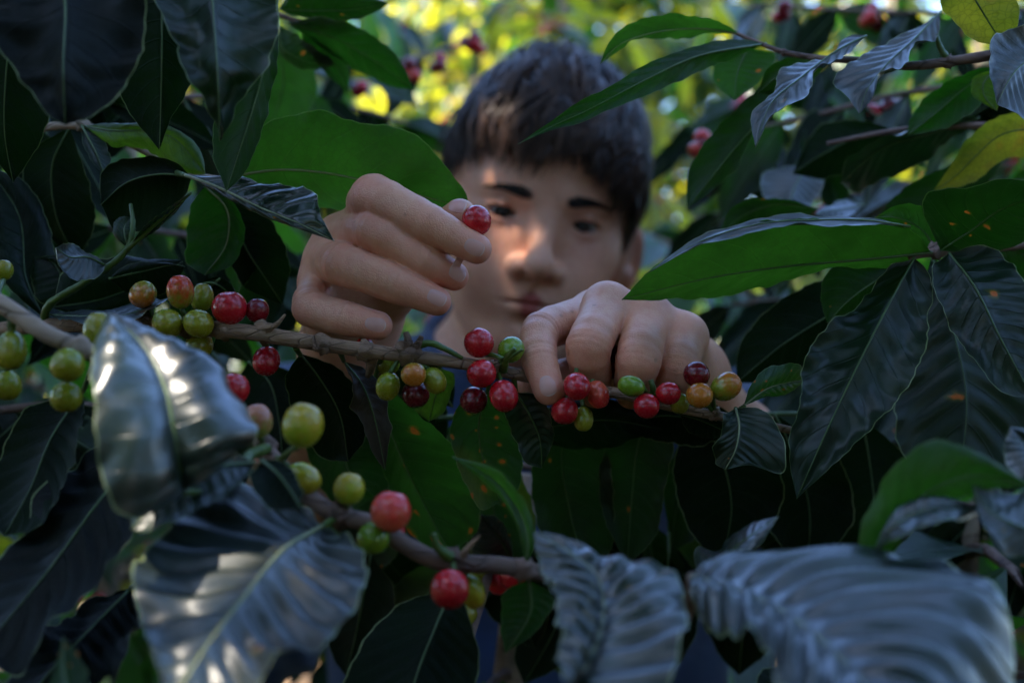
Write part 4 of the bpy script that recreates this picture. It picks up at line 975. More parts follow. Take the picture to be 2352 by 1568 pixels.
L(A, [(1010, 845, .515), (1005, 890, .52), (995, 930, .525), (985, 968, .53)], [(960, 880, .52), (955, 940, .525)], [(1040, 860, .515), (1038, 900, .52), (1015, 950, .525)], 'yell', label='yellow-green leaf with a brown notch under the olive cherries', pet=[(1010, 828, .488)])
L(A, [(1120, 900, .52), (1100, 970, .525), (1110, 1060, .53), (1150, 1150, .535)], [(1055, 930, .52), (1035, 1000, .525), (1060, 1090, .53), (1110, 1170, .535)], [(1190, 960, .525), (1200, 1050, .53), (1190, 1120, .535)], 'blot', cup=2.5, label='spotted leaf with a round brown hole under the three red cherries', pet=[(1130, 855, .492)])
L(A, [(1185, 900, .495), (1215, 950, .495), (1240, 1010, .50), (1245, 1075, .505)], [(1160, 950, .50), (1185, 1020, .505), (1215, 1065, .505)], [(1250, 910, .49), (1268, 960, .49), (1265, 1020, .498)], 'gloss', cup=1.5, ruf=1.6, corr=.5, label='greyish shiny leaf beneath the fingertip', pet=[(1180, 862, .492)])
L(A, [(1690, 938, .484), (1698, 980, .476), (1690, 1030, .473), (1666, 1078, .474)], [(1660, 955, .478), (1655, 1010, .478), (1635, 1058, .482)], [(1740, 935, .478), (1790, 975, .472), (1805, 1040, .468), (1795, 1085, .468), (1720, 1068, .47)], 'gloss', cup=1.5, ruf=1.8, crm=.5, corr=.5, rib=RIBL, label='small crumpled glossy leaf at the right end of the branch', pet=[(1690, 955, .494)], n=52, m=14)
L(A, [(1708, 930, .492), (1760, 893, .495), (1810, 878, .50), (1850, 872, .505)], [(1730, 875, .492), (1780, 842, .495), (1830, 835, .50)], [(1750, 912, .498), (1810, 905, .503)], 'blot', cup=1.5, label='olive leaf standing up right of the last cherry', rib=RIBL)
L(A, [(1560, 950, .51), (1610, 965, .515), (1655, 985, .52), (1690, 1000, .525)], [(1590, 945, .51), (1650, 955, .515)], [(1580, 985, .52), (1640, 1005, .525)], 'dark')
# C: pale blurred branch at the left with green cherries
Cb = branch_root(100, 765, .395, 'blurred pale branch with green cherries at the left edge')
stem(Cb, [(-60, 660, .40), (40, 722, .398), (110, 768, .395), (190, 802, .395), (250, 835, .40), (330, 900, .42)], [3.2, 3.0, 2.9, 2.0], BARKP, knots=[(185, 800, .395, 3.8)])
for a in [(25, 805, .40, 35, 'olive', (0, -.2, -1), 1.3, (30, 735, .398)), (155, 838, .39, 40, 'olive', (-.3, -.3, -1), .98, (180, 802, .395)), (152, 912, .40, 36, 'olive', (0, 0, -1), .98, (180, 815, .396)),
          (228, 762, .41, 36, 'olive', (0, 0, 1), 1.3, (215, 815, .396)), (16, 885, .42, 32, 'olive', (0, 0, -1), 1.1, (25, 740, .40)), (8, 620, .47, 22, 'olive', (0, 0, 1), 1.1, (-10, 690, .40))]:
    cherry(Cb, *a[:4], a[4], a[5], a[6], a[7])
L(Cb, [(190, 900, .44), (120, 1000, .43), (70, 1120, .42), (10, 1230, .41)], [(60, 940, .44), (0, 1050, .44), (-40, 1160, .43)], [(190, 980, .42), (150, 1100, .41), (80, 1210, .40)], 'dark', cup=3, corr=.7, label='dark veined leaf under the green cherries', pet=[(220, 822, .398)])
# B: blurred fruiting branch in the lower left foreground
Bb = branch_root(760, 1180, .385, 'blurred foreground branch with yellow, pink and red cherries')
stem(Bb, [(560, 975, .42), (610, 1030, .405), (660, 1090, .395), (710, 1140, .388), (770, 1180, .385), (860, 1205, .385), (930, 1250, .385), (1010, 1288, .386), (1150, 1298, .39), (1250, 1318, .40), (1340, 1350, .43), (1500, 1450, .46)], [2.2, 2.8, 3.0, 3.0, 3.0, 2.8, 2.6, 2.4], BARK2,
     knots=[(610, 1030, .405, 4.2), (780, 1182, .385, 4.4), (870, 1210, .385, 4.2), (1040, 1290, .387, 4.3), (1205, 1306, .392, 4.0)],
     extra=[([(610, 1030, .40), (575, 1045, .385), (560, 1075, .375)], [2.2, 1.8, 1.5], 1), ([(1060, 1280, .385), (1078, 1255, .384), (1102, 1230, .383)], [1.6, 1.0, .4], 2), ([(1035, 1280, .383), (1005, 1255, .381), (996, 1225, .38)], [2.0, 1.6, 1.0], 1),
            ])
SLIM = [(1208, 1302, .39), (1214, 1240, .39), (1190, 1165, .395), (1130, 1095, .40), (1040, 1048, .41)]
for a in [(537, 893, .425, 37, 'red', (.3, -.1, 1), 1.0, (575, 985, .415), None), (592, 966, .40, 35, 'blush', (-.1, -.1, 1), 1.15, (605, 1025, .403), 'small green cherry blushing pink on top'), (696, 976, .375, 49, 'yell', (.25, .1, 1), 1.08, (640, 1060, .395), 'largest yellow-green cherry'),
          (698, 1098, .388, 36, 'yell', (.9, -.2, -.6), 1.2, (630, 1050, .40), None), (802, 1122, .383, 37, 'yell', (.1, .1, 1), 1.03, (795, 1185, .385), None), (898, 1174, .374, 48, 'pink', (.2, .2, 1), .98, (880, 1215, .385), 'big pinkish red cherry'),
          (857, 1236, .380, 37, 'green', (0, -.2, -1), 1.0, (850, 1205, .385), None), (912, 1218, .392, 20, 'red', (.2, 0, -1), 1.0, (900, 1230, .386), None), (1033, 1352, .376, 46, 'red', (-.2, -.1, -1), 1.0, (1040, 1292, .387), 'lowest cherry, deep red'), (1084, 1358, .392, 32, 'yell', (.4, .1, -1), 1.28, (1050, 1292, .387), None)]:
    cherry(Bb, *a[:4], a[4], a[5], a[6], a[7], a[8])
L(Bb, [(740, 1208, .375), (650, 1262, .345), (560, 1370, .32), (470, 1490, .30), (380, 1640, .275)], [(700, 1165, .385), (560, 1125, .38), (430, 1165, .365), (325, 1270, .345), (312, 1380, .325), (345, 1480, .305), (370, 1570, .285)], [(775, 1222, .365), (838, 1268, .350), (830, 1370, .333), (750, 1470, .315), (650, 1500, .302), (560, 1600, .285)], 'blue', cup=5, ruf=1.8, crm=.5, corr=1.6, nv=12, rib=RIBL, ribr=.9, label='big corrugated leaf in the lower left, its ribs catching the light', pet=[(775, 1185, .385)], n=90, m=18, curl=(0, 0))
L(Bb, [(420, 1130, .345), (400, 1000, .340), (378, 890, .345), (325, 790, .355), (245, 722, .37)], [(300, 1190, .325), (240, 1090, .322), (212, 930, .33), (214, 800, .345)], [(500, 1075, .345), (588, 1010, .35), (560, 925, .358), (450, 828, .365), (340, 775, .37)], 'blue', cup=5, ruf=1.5, crm=.9, corr=.35, nv=9, rib=RIB, ribr=.9, label='tall folded waxy leaf in front of the green cherries', pet=[(500, 1120, .37), (560, 1060, .385)], n=80, m=16)
L(Bb, [(585, 1062, .375), (500, 1072, .365), (400, 1120, .355), (300, 1215, .345)], [(520, 1035, .38), (410, 1050, .375), (320, 1130, .36)], [(560, 1110, .355), (450, 1165, .345), (340, 1220, .34)], 'gloss', cup=3, corr=.4, label='small blue-green leaf lying over the corrugated one')
L(Bb, SLIM, [(1196, 1240, .392), (1170, 1172, .398), (1116, 1106, .404)], [(1230, 1235, .388), (1208, 1156, .390), (1144, 1082, .394)], 'bright0', cup=1.5, ruf=.4, corr=.1, ribr=.8, label='slim folded green leaf arching over the branch')
L(Bb, [(600, 1055, .37), (640, 1090, .36), (670, 1130, .355), (690, 1165, .35)], [(575, 1110, .355), (620, 1165, .35)], [(650, 1060, .375), (690, 1115, .365)], 'dark', cup=2)
L(Bb, [(250, 1560, .30), (190, 1640, .29), (150, 1560, .31), (145, 1462, .33)], [(210, 1580, .31), (180, 1500, .325)], [(120, 1640, .29), (130, 1520, .32)], 'bright', cup=1, label='pale pointed leaf tip at the bottom left')
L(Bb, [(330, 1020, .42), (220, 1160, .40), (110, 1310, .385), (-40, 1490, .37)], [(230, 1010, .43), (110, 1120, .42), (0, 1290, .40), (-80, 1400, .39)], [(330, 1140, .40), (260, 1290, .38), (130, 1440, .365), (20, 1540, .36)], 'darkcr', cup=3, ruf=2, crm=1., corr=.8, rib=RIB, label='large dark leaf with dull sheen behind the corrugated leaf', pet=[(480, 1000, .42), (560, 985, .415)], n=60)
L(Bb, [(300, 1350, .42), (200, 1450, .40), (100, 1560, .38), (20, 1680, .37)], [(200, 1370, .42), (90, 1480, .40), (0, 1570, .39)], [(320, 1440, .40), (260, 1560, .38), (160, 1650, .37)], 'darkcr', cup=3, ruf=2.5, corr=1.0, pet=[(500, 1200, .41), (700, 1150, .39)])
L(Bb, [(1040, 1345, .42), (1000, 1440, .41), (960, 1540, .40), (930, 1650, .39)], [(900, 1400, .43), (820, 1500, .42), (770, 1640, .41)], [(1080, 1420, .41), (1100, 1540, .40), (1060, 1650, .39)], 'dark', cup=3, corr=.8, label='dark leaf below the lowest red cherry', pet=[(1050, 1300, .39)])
L(Bb, [(1215, 1330, .40), (1220, 1400, .40), (1190, 1460, .40), (1160, 1500, .40)], [(1160, 1360, .40), (1150, 1430, .40)], [(1270, 1370, .40), (1240, 1440, .40)], 'green')
# F: dark leaves hanging in the upper left corner
Fb = branch_root(330, -90, .44, 'twig above the upper left corner with big dark hanging leaves')
stem(Fb, [(-120, -60, .42), (140, -85, .41), (330, -90, .44), (480, -80, .43), (650, -70, .46), (800, -60, .50)], [3, 2.6, 2.2, 2.0], BARK2)
L(Fb, [(140, -80, .41), (150, 20, .395), (145, 160, .385), (150, 288, .39)], [(0, -40, .40), (-20, 60, .395), (40, 180, .39), (105, 258, .39)], [(300, -60, .41), (335, 40, .40), (300, 180, .395), (215, 262, .39)], 'darkcr', cup=5, ruf=3, corr=.35, nv=8, crm=1.3, rib=RIB, label='wide crumpled dark leaf hanging at the top left', n=70, m=16, pet=[(150, -88, .412)])
L(Fb, [(480, -80, .43), (490, 30, .415), (500, 180, .41), (505, 325, .42)], [(355, -40, .42), (385, 70, .415), (450, 200, .415), (490, 280, .42)], [(620, -50, .43), (640, 60, .425), (600, 170, .42), (540, 270, .42)], 'gloss', cup=5, ruf=3, corr=.35, nv=8, crm=1.4, rib=RIB, label='dark leaf with blue sheen hanging left of the round brown spot', n=70, m=16, pet=[(485, -85, .43)])
L(Fb, [(370, -80, .46), (372, 80, .46), (370, 220, .465), (366, 345, .47)], [(250, -20, .46), (250, 130, .465), (300, 260, .47)], [(440, 0, .46), (455, 150, .465), (395, 270, .47)], 'dark', cup=2, pet=[(350, -90, .44)])
L(Fb, [(40, -60, .45), (20, 100, .46), (10, 300, .47), (30, 420, .48)], [(-80, 60, .46), (-60, 280, .47)], [(120, 60, .46), (110, 280, .47), (60, 380, .48)], 'dark', cup=2, pet=[(30, -70, .43)])
L(Fb, [(640, -40, .47), (630, 60, .465), (590, 220, .465), (520, 440, .47)][::1], [(560, 60, .46), (500, 220, .465), (490, 350, .47)], [(640, 60, .47), (634, 170, .47), (612, 270, .472), (560, 400, .472)], 'spot', cup=2, ruf=.7, label='grey-green leaf with one round rusty spot', pet=[(640, -70, .46)])
# H: bright leaf and its neighbours on a twig running in from the left
Hb = branch_root(525, 415, .535, 'twig from the left carrying the big bright green leaf above the hand')
stem(Hb, [(-80, 330, .60), (60, 300, .575), (190, 290, .555), (300, 330, .55), (420, 395, .545), (525, 415, .535), (560, 425, .54)], [2.6, 2.2, 2.0, 1.8, 1.2], BARKP, knots=[(190, 289, .553, 3.2), (525, 415, .535, 3.0)])
L(Hb, [(528, 405, .535), (640, 390, .53), (740, 396, .53), (850, 418, .53), (970, 450, .535), (1080, 482, .54)], [(545, 360, .53), (598, 290, .52), (680, 262, .518), (745, 253, .516), (800, 275, .518), (885, 288, .52), (950, 306, .52), (1000, 352, .523), (1040, 402, .527), (1066, 436, .532)], [(560, 450, .545), (650, 478, .55), (740, 482, .555), (860, 490, .56), (980, 500, .555), (1050, 494, .545)], 'bright0', cup=2, ruf=.7, corr=.25, rib=RIBL, ribr=.7, label='huge bright green leaf with a wavy pale margin above the hand', n=90, m=18, wob=.25)
L(Hb, [(425, 402, .50), (500, 430, .49), (600, 478, .478), (690, 515, .47), (768, 554, .465)], [(490, 405, .495), (600, 415, .487), (690, 430, .48), (729, 448, .474), (735, 490, .468)], [(500, 445, .49), (600, 495, .477), (690, 528, .469)], 'gloss', cup=1.0, ruf=.9, corr=.8, nv=7, rib=RIBL, ribr=.8, label='blue shiny leaf with a torn square end and a long tip', n=60, pet=[(400, 395, .53)])
L(Hb, [(440, 408, .52), (370, 400, .52), (290, 420, .525), (232, 470, .53)], [(400, 370, .52), (310, 362, .525), (235, 385, .53)], [(420, 460, .525), (350, 520, .53), (270, 535, .535)], 'dark', cup=3, label='broad dark green leaf left of the blue shiny one')
L(Hb, [(195, 290, .55), (260, 300, .54), (330, 300, .535), (400, 318, .53), (472, 400, .53)], [(250, 286, .545), (330, 282, .535), (420, 305, .53), (462, 350, .53)], [(250, 330, .545), (330, 345, .54), (400, 385, .535), (440, 400, .53)], 'yell', cup=2, ruf=1.2, label='curled yellowing leaf with a black-brown spot')
L(Hb, [(188, 288, .55), (205, 320, .545), (225, 360, .54), (240, 405, .54)], [(190, 330, .545), (215, 375, .54)], [(230, 315, .55), (255, 372, .545)], 'gloss', ruf=.8)
L(Hb, [(470, 428, .54), (520, 480, .545), (520, 560, .55), (470, 632, .55)], [(440, 470, .54), (428, 550, .545), (430, 605, .55)], [(540, 470, .545), (562, 550, .55), (530, 610, .55)], 'green', cup=3, rib=RIBL, ribr=.6, label='rounded green leaf with a pale midrib')
L(Hb, [(500, 430, .57), (555, 500, .575), (575, 590, .58), (545, 680, .58)], [(500, 500, .575), (510, 600, .58)], [(580, 500, .57), (600, 580, .575)], 'bright')
L(Hb, [(520, 420, .56), (560, 560, .57), (610, 640, .58), (650, 700, .59)], [(520, 560, .57), (560, 660, .58)], [(620, 500, .565), (665, 600, .575)], 'dark', label='dark leaf between the round green one and the wrist')
L(Hb, [(160, 292, .57), (120, 380, .575), (130, 500, .58), (180, 600, .59)], [(60, 360, .58), (70, 500, .585)], [(190, 380, .57), (220, 500, .58)], 'dark')
# I: backlit leaves behind the head, top centre-left
Ib = branch_root(640, 30, .64, 'backlit twig with drooping green leaves left of the hair')
stem(Ib, [(380, -60, .66), (520, 0, .65), (640, 35, .64), (720, 60, .64)], [2.4, 2.0, 1.2], BARK2)
L(Ib, [(640, 22, .64), (730, 25, .635), (820, 22, .63), (893, 8, .63)], [(680, -30, .63), (780, -25, .625), (860, -5, .628)], [(700, 45, .65), (790, 48, .645), (860, 32, .635)], 'spot', cup=1.5, label='flat leaf along the top edge with rusty dots')
L(Ib, [(660, 52, .64), (760, 85, .64), (860, 140, .64), (952, 208, .645)], [(740, 42, .63), (840, 70, .63), (915, 135, .635)], [(720, 95, .655), (800, 150, .655), (890, 196, .65)], 'green', cup=2, label='long dark green leaf slanting down to the hair')
L(Ib, [(690, 62, .65), (740, 110, .655), (775, 160, .66), (800, 215, .665)], [(700, 100, .655), (740, 160, .66)], [(770, 100, .65), (800, 160, .655)], 'green')
L(Ib, [(640, 60, .66), (650, 110, .66), (700, 140, .66), (770, 150, .66)], [(640, 120, .67), (690, 160, .67)], [(690, 85, .65), (740, 120, .65)], 'spot')
L(Ib, [(600, 60, .72), (650, 160, .73), (640, 240, .74), (600, 330, .75)], [(570, 150, .73), (560, 250, .74)], [(720, 150, .72), (720, 240, .73)], 'bright', label='light green leaf glowing behind the others')
# D: twig across the upper right with bluish leaves
Db = branch_root(2080, 150, .55, 'twig across the upper right with pale blue hanging leaves')
stem(Db, [(2430, 100, .53), (2270, 128, .545), (2180, 142, .55), (2080, 152, .552), (1990, 140, .555), (1900, 136, .555), (1800, 120, .56), (1740, 98, .565), (1690, 76, .57)], [2.9, 2.5, 2.2, 1.6, 1.3, .9], BARK2, knots=[(2180, 142, .55, 3.0), (1800, 120, .56, 1.8)], extra=[([(2180, 142, .55), (2160, 110, .55), (2150, 80, .55)], [1.8, 1.4, 1.0], 1), ([(1990, 140, .555), (2030, 165, .55), (2080, 150, .55)], [1.0, .9, .6], 1)])
L(Db, [(1700, 78, .57), (1600, 66, .56), (1490, 78, .555), (1420, 105, .555), (1378, 148, .56)], [(1640, 45, .555), (1540, 34, .55), (1450, 52, .55), (1400, 95, .553)], [(1620, 82, .575), (1520, 88, .57), (1440, 104, .565)], 'bright0', cup=1.2, rib=RIBL, label='bright backlit leaf pointing left along the top')
L(Db, [(1760, 100, .565), (1600, 130, .54), (1480, 185, .525), (1340, 258, .515), (1272, 288, .512), (1190, 331, .505)], [(1700, 90, .56), (1590, 108, .54), (1475, 152, .525), (1400, 200, .515), (1330, 232, .512), (1290, 262, .511), (1230, 303, .508)], [(1700, 128, .57), (1600, 168, .545), (1500, 214, .53), (1400, 252, .52), (1330, 284, .515), (1290, 293, .513), (1230, 313, .508)], 'green', cup=.8, ruf=.7, label='long narrow green leaf ending in a drip tip over the fringe', n=70, wob=.15)
L(Db, [(1990, 82, .55), (1920, 118, .54), (1840, 178, .525), (1770, 240, .515), (1735, 340, .51)], [(1950, 84, .555), (1905, 126, .548), (1795, 164, .535), (1772, 212, .525), (1727, 262, .518)], [(1925, 140, .53), (1872, 160, .52), (1852, 222, .51), (1800, 248, .506), (1766, 276, .506)], 'blue', cup=1.2, ruf=.7, corr=.5, label='pale blue leaf hanging in the upper right with two points', n=60)
L(Db, [(2162, 26, .56), (2100, 90, .545), (2035, 150, .53), (1990, 210, .52), (1974, 262, .515)], [(2110, 62, .558), (2030, 100, .55), (1960, 140, .54), (1912, 190, .53), (1940, 215, .522)], [(2150, 90, .545), (2100, 104, .535), (2078, 146, .525), (2028, 164, .518), (2006, 222, .512)], 'blue', cup=1.2, ruf=.8, corr=.5, label='pale blue leaf right of its twin, one side dark green', n=60)
L(Db, [(2420, 120, .50), (2360, 140, .49), (2320, 180, .48), (2290, 240, .475)], [(2400, 60, .50), (2340, 62, .495), (2285, 80, .49), (2272, 150, .482)], [(2440, 200, .49), (2390, 290, .475), (2330, 260, .472)], 'blue', cup=3, corr=.7, label='broad pale blue leaf cut by the right edge')
L(Db, [(2200, -60, .50), (2240, 0, .50), (2270, 50, .505), (2310, 112, .51)], [(2160, 0, .50), (2190, 50, .505), (2240, 92, .51)], [(2320, -40, .50), (2340, 30, .50), (2330, 80, .508)], 'yell', cup=1.5, label='yellow-green leaf coming down from the top right')
L(Db, [(1870, 140, .60), (1780, 240, .60), (1680, 350, .605), (1578, 480, .61)], [(1800, 160, .60), (1700, 240, .60), (1610, 340, .605), (1580, 400, .61)], [(1840, 200, .60), (1740, 290, .605), (1680, 400, .61)], 'spot', cup=2, ruf=1.4, label='dark leaf with orange rust dots under the blue ones')
L(Db, [(1720, 110, .61), (1700, 150, .61), (1690, 190, .61), (1688, 232, .61)], [(1645, 130, .61), (1640, 180, .61), (1665, 215, .61)], [(1780, 130, .61), (1750, 180, .61)], 'bright', label='heart-shaped green leaf under the twig')
L(Db, [(2290, 160, .56), (2260, 190, .56), (2260, 220, .56), (2290, 255, .56)], [(2240, 175, .56), (2235, 220, .56)], [(2310, 190, .56), (2300, 225, .56)], 'yell')
L(Db, [(2300, 150, .58), (2220, 200, .585), (2150, 260, .59), (2085, 312, .595)], [(2220, 165, .58), (2130, 220, .59), (2090, 275, .595)], [(2260, 230, .585), (2180, 290, .59)], 'green')
L(Db, [(1905, 136, .556), (1860, 160, .57), (1790, 175, .58), (1740, 215, .59)], [(1850, 130, .57), (1770, 150, .58)], [(1850, 200, .58), (1790, 220, .59)], 'spot')
# G: mid right leaves further back
Gb = branch_root(2300, 330, .62, 'twig behind the right edge with yellowing and rust-dotted leaves')
stem(Gb, [(2450, 300, .62), (2330, 290, .62), (2200, 290, .63), (2060, 300, .64), (1900, 330, .66)], [2.4, 1.8, 1.2], BARK2)
L(Gb, [(2420, 290, .60), (2300, 310, .60), (2240, 360, .605), (2200, 400, .61), (2140, 445, .615)], [(2360, 258, .595), (2290, 268, .595), (2230, 315, .60), (2196, 360, .605)], [(2380, 350, .61), (2300, 372, .61), (2240, 415, .612)], 'yell', cup=2, label='large yellow-green leaf with dark blotches at the right')
L(Gb, [(2250, 270, .63), (2130, 310, .63), (2030, 340, .635), (1930, 420, .64)], [(2200, 262, .62), (2110, 300, .62), (2020, 315, .625), (1950, 365, .63)], [(2180, 330, .64), (2060, 400, .65), (1970, 440, .65)], 'gloss', ruf=1.6, label='long wavy leaf with a bluish upper edge')
L(Gb, [(2330, 320, .64), (2200, 420, .645), (2090, 490, .65), (2010, 560, .655)], [(2200, 370, .64), (2080, 430, .645), (2020, 500, .65)], [(2240, 460, .65), (2130, 530, .655)], 'spot')
L(Gb, [(2060, 300, .70), (1960, 320, .70), (1880, 360, .71), (1820, 400, .72)], [(1990, 280, .70), (1880, 290, .71)], [(1990, 370, .71), (1900, 410, .72)], 'dark')
L(Gb, [(1860, 380, .74), (1830, 420, .73), (1815, 460, .72), (1800, 492, .715)], [(1800, 385, .74), (1750, 400, .735), (1755, 450, .725)], [(1890, 400, .74), (1885, 440, .73), (1850, 480, .72)], 'blue', label='soft pale blue heart-shaped leaf far behind')
L(Gb, [(1985, 470, .72), (1940, 478, .70), (1900, 485, .69), (1870, 492, .685)], [(1950, 462, .72), (1900, 470, .705)], [(1950, 495, .69), (1900, 500, .685)], 'blue')
L(Gb, [(1880, 480, .66), (1780, 470, .66), (1700, 500, .66), (1640, 560, .66)], [(1790, 455, .655), (1690, 470, .655)], [(1800, 530, .67), (1710, 560, .67)], 'spot', label='dark leaf above the long right-hand leaf')
# E: the big cluster on the right
Eb = branch_root(2150, 578, .51, 'cluster of long shiny leaves fanning out on the right')
stem(Eb, [(2500, 545, .58), (2350, 560, .55), (2230, 572, .53), (2150, 578, .515), (2090, 590, .51)], [3.2, 2.8, 2.4, 1.6], BARK2, knots=[(2150, 578, .515, 3.8)])
big_ = L(Eb, [(2140, 580, .51), (1960, 598, .50), (1800, 612, .495), (1620, 640, .49), (1428, 688, .485)], [(2080, 522, .482), (1900, 502, .468), (1740, 512, .462), (1600, 558, .465), (1490, 625, .475)], [(2060, 612, .52), (1900, 618, .52), (1740, 665, .515), (1620, 684, .505), (1500, 690, .492)], 'bright0', cup=1.6, ruf=.6, corr=.25, rib=RIB, ribr=.8, label='long green leaf pointing left over the second hand', n=90, m=18)
L(big_, [(2090, 520, .484), (1990, 506, .470), (1880, 505, .465), (1740, 515, .459), (1600, 558, .462), (1478, 632, .474)], [(1990, 500, .474), (1880, 494, .470), (1740, 501, .464), (1600, 548, .467)], [(1990, 516, .464), (1880, 516, .459), (1740, 530, .454), (1600, 568, .457)], 'blue', cup=.8, ruf=.8, corr=.2, name='rolled_margin', nv=6)
L(Eb, [(2100, 592, .505), (2030, 720, .49), (1950, 880, .48), (1885, 1020, .475), (1830, 1145, .475)], [(2040, 625, .51), (1960, 700, .50), (1852, 812, .488), (1838, 920, .48), (1812, 1010, .477), (1818, 1085, .476)], [(2138, 640, .50), (2132, 760, .49), (2090, 880, .478), (2000, 985, .472), (1905, 1075, .472)], 'gloss', cup=3.5, ruf=2.0, crm=.6, corr=.6, nv=10, rib=RIB, ribr=.7, label='broad glossy leaf hanging to the right of the cherries', n=90, m=18)
L(Eb, [(2180, 580, .505), (2240, 660, .49), (2300, 780, .48), (2370, 910, .475)], [(2140, 625, .50), (2170, 720, .49), (2230, 820, .482), (2310, 905, .478)], [(2290, 575, .505), (2370, 660, .49), (2410, 800, .48)], 'gloss', cup=3, ruf=2, corr=.8, label='glossy leaf hanging at the right edge')
L(Eb, [(2160, 575, .51), (2230, 530, .50), (2300, 480, .49), (2420, 440, .48)], [(2125, 500, .505), (2128, 442, .49), (2230, 425, .48), (2340, 415, .475)], [(2230, 582, .52), (2330, 560, .51), (2420, 520, .50)], 'spot', cup=2, ruf=.8, label='dark leaf with orange dots and a whitish upper edge')
L(Eb, [(2150, 580, .53), (2120, 530, .525), (2060, 500, .525), (2008, 500, .53)], [(2150, 500, .52), (2080, 465, .52)], [(2100, 560, .53), (2050, 545, .535)], 'bright', label='small fresh green leaf at the joint')
L(Eb, [(2100, 600, .55), (2020, 640, .55), (1950, 690, .555), (1900, 742, .56)], [(2000, 606, .55), (1910, 615, .55), (1885, 680, .555)], [(2080, 660, .555), (2010, 720, .56)], 'spot', cup=2, label='green leaf with two orange dots under the long leaf')
L(Eb, [(2140, 590, .57), (2190, 760, .56), (2220, 920, .55), (2200, 1120, .545)], [(2100, 720, .56), (2060, 880, .555), (2070, 1040, .55)], [(2330, 740, .56), (2400, 900, .55), (2340, 1080, .545)], 'gloss', cup=3, ruf=1.5, corr=1.3, nv=10, label='big dark blue leaf in the shade at the right', n=70)
L(Eb, [(2090, 610, .60), (1960, 690, .60), (1800, 790, .605), (1690, 880, .61)], [(1960, 620, .60), (1790, 690, .605), (1700, 790, .61)], [(2000, 760, .61), (1860, 870, .615)], 'dark')
L(Eb, [(2180, 572, .56), (2270, 560, .56), (2340, 580, .56), (2420, 620, .57)], [(2260, 520, .56), (2360, 530, .56)], [(2260, 600, .56), (2340, 640, .57)], 'green')
# J: shaded leaves hanging below the picking branch
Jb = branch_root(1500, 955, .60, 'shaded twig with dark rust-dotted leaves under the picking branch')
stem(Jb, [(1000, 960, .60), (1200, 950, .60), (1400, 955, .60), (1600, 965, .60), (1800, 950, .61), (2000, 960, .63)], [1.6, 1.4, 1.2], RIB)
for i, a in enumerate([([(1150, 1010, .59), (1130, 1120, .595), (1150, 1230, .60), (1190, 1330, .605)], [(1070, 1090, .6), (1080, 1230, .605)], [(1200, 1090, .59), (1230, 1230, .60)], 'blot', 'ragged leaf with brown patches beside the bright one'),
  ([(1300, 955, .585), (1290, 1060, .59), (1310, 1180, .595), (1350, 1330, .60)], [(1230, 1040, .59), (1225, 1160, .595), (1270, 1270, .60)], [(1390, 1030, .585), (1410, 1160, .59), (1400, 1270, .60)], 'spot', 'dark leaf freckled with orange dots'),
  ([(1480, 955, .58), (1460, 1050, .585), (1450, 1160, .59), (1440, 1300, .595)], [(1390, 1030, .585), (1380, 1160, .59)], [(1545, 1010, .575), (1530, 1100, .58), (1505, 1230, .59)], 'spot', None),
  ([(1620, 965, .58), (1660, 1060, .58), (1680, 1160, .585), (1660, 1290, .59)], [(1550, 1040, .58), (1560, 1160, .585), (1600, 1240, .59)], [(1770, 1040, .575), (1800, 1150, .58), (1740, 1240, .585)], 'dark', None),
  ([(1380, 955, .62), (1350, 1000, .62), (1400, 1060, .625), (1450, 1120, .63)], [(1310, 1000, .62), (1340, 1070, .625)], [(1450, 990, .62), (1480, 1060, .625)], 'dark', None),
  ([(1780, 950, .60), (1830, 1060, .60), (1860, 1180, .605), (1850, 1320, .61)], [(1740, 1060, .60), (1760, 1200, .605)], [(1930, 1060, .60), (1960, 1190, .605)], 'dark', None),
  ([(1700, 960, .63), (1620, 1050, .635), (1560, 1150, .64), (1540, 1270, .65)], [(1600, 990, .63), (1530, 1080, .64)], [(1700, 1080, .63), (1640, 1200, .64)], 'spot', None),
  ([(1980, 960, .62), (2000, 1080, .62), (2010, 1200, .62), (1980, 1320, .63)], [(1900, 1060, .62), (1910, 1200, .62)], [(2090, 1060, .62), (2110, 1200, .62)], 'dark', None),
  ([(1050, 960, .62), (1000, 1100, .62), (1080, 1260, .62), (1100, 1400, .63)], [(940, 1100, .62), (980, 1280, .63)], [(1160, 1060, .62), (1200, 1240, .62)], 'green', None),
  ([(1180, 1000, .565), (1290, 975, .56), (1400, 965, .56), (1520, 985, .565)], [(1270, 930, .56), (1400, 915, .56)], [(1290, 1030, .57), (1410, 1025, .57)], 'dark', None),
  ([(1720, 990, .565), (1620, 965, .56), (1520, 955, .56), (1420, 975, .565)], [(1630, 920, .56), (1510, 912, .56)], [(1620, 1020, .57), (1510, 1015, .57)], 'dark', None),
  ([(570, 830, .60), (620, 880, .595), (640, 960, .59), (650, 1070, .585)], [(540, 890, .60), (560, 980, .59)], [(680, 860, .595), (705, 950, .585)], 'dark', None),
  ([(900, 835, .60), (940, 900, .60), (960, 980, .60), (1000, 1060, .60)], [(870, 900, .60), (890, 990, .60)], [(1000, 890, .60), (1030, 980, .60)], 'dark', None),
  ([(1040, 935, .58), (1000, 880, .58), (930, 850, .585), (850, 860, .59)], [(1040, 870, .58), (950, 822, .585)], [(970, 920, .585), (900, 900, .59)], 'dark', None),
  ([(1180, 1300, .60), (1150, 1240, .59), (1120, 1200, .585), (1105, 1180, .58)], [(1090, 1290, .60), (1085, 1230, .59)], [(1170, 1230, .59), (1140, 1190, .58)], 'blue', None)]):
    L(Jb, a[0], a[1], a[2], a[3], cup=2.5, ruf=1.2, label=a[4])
g2 = np.random.default_rng(404)
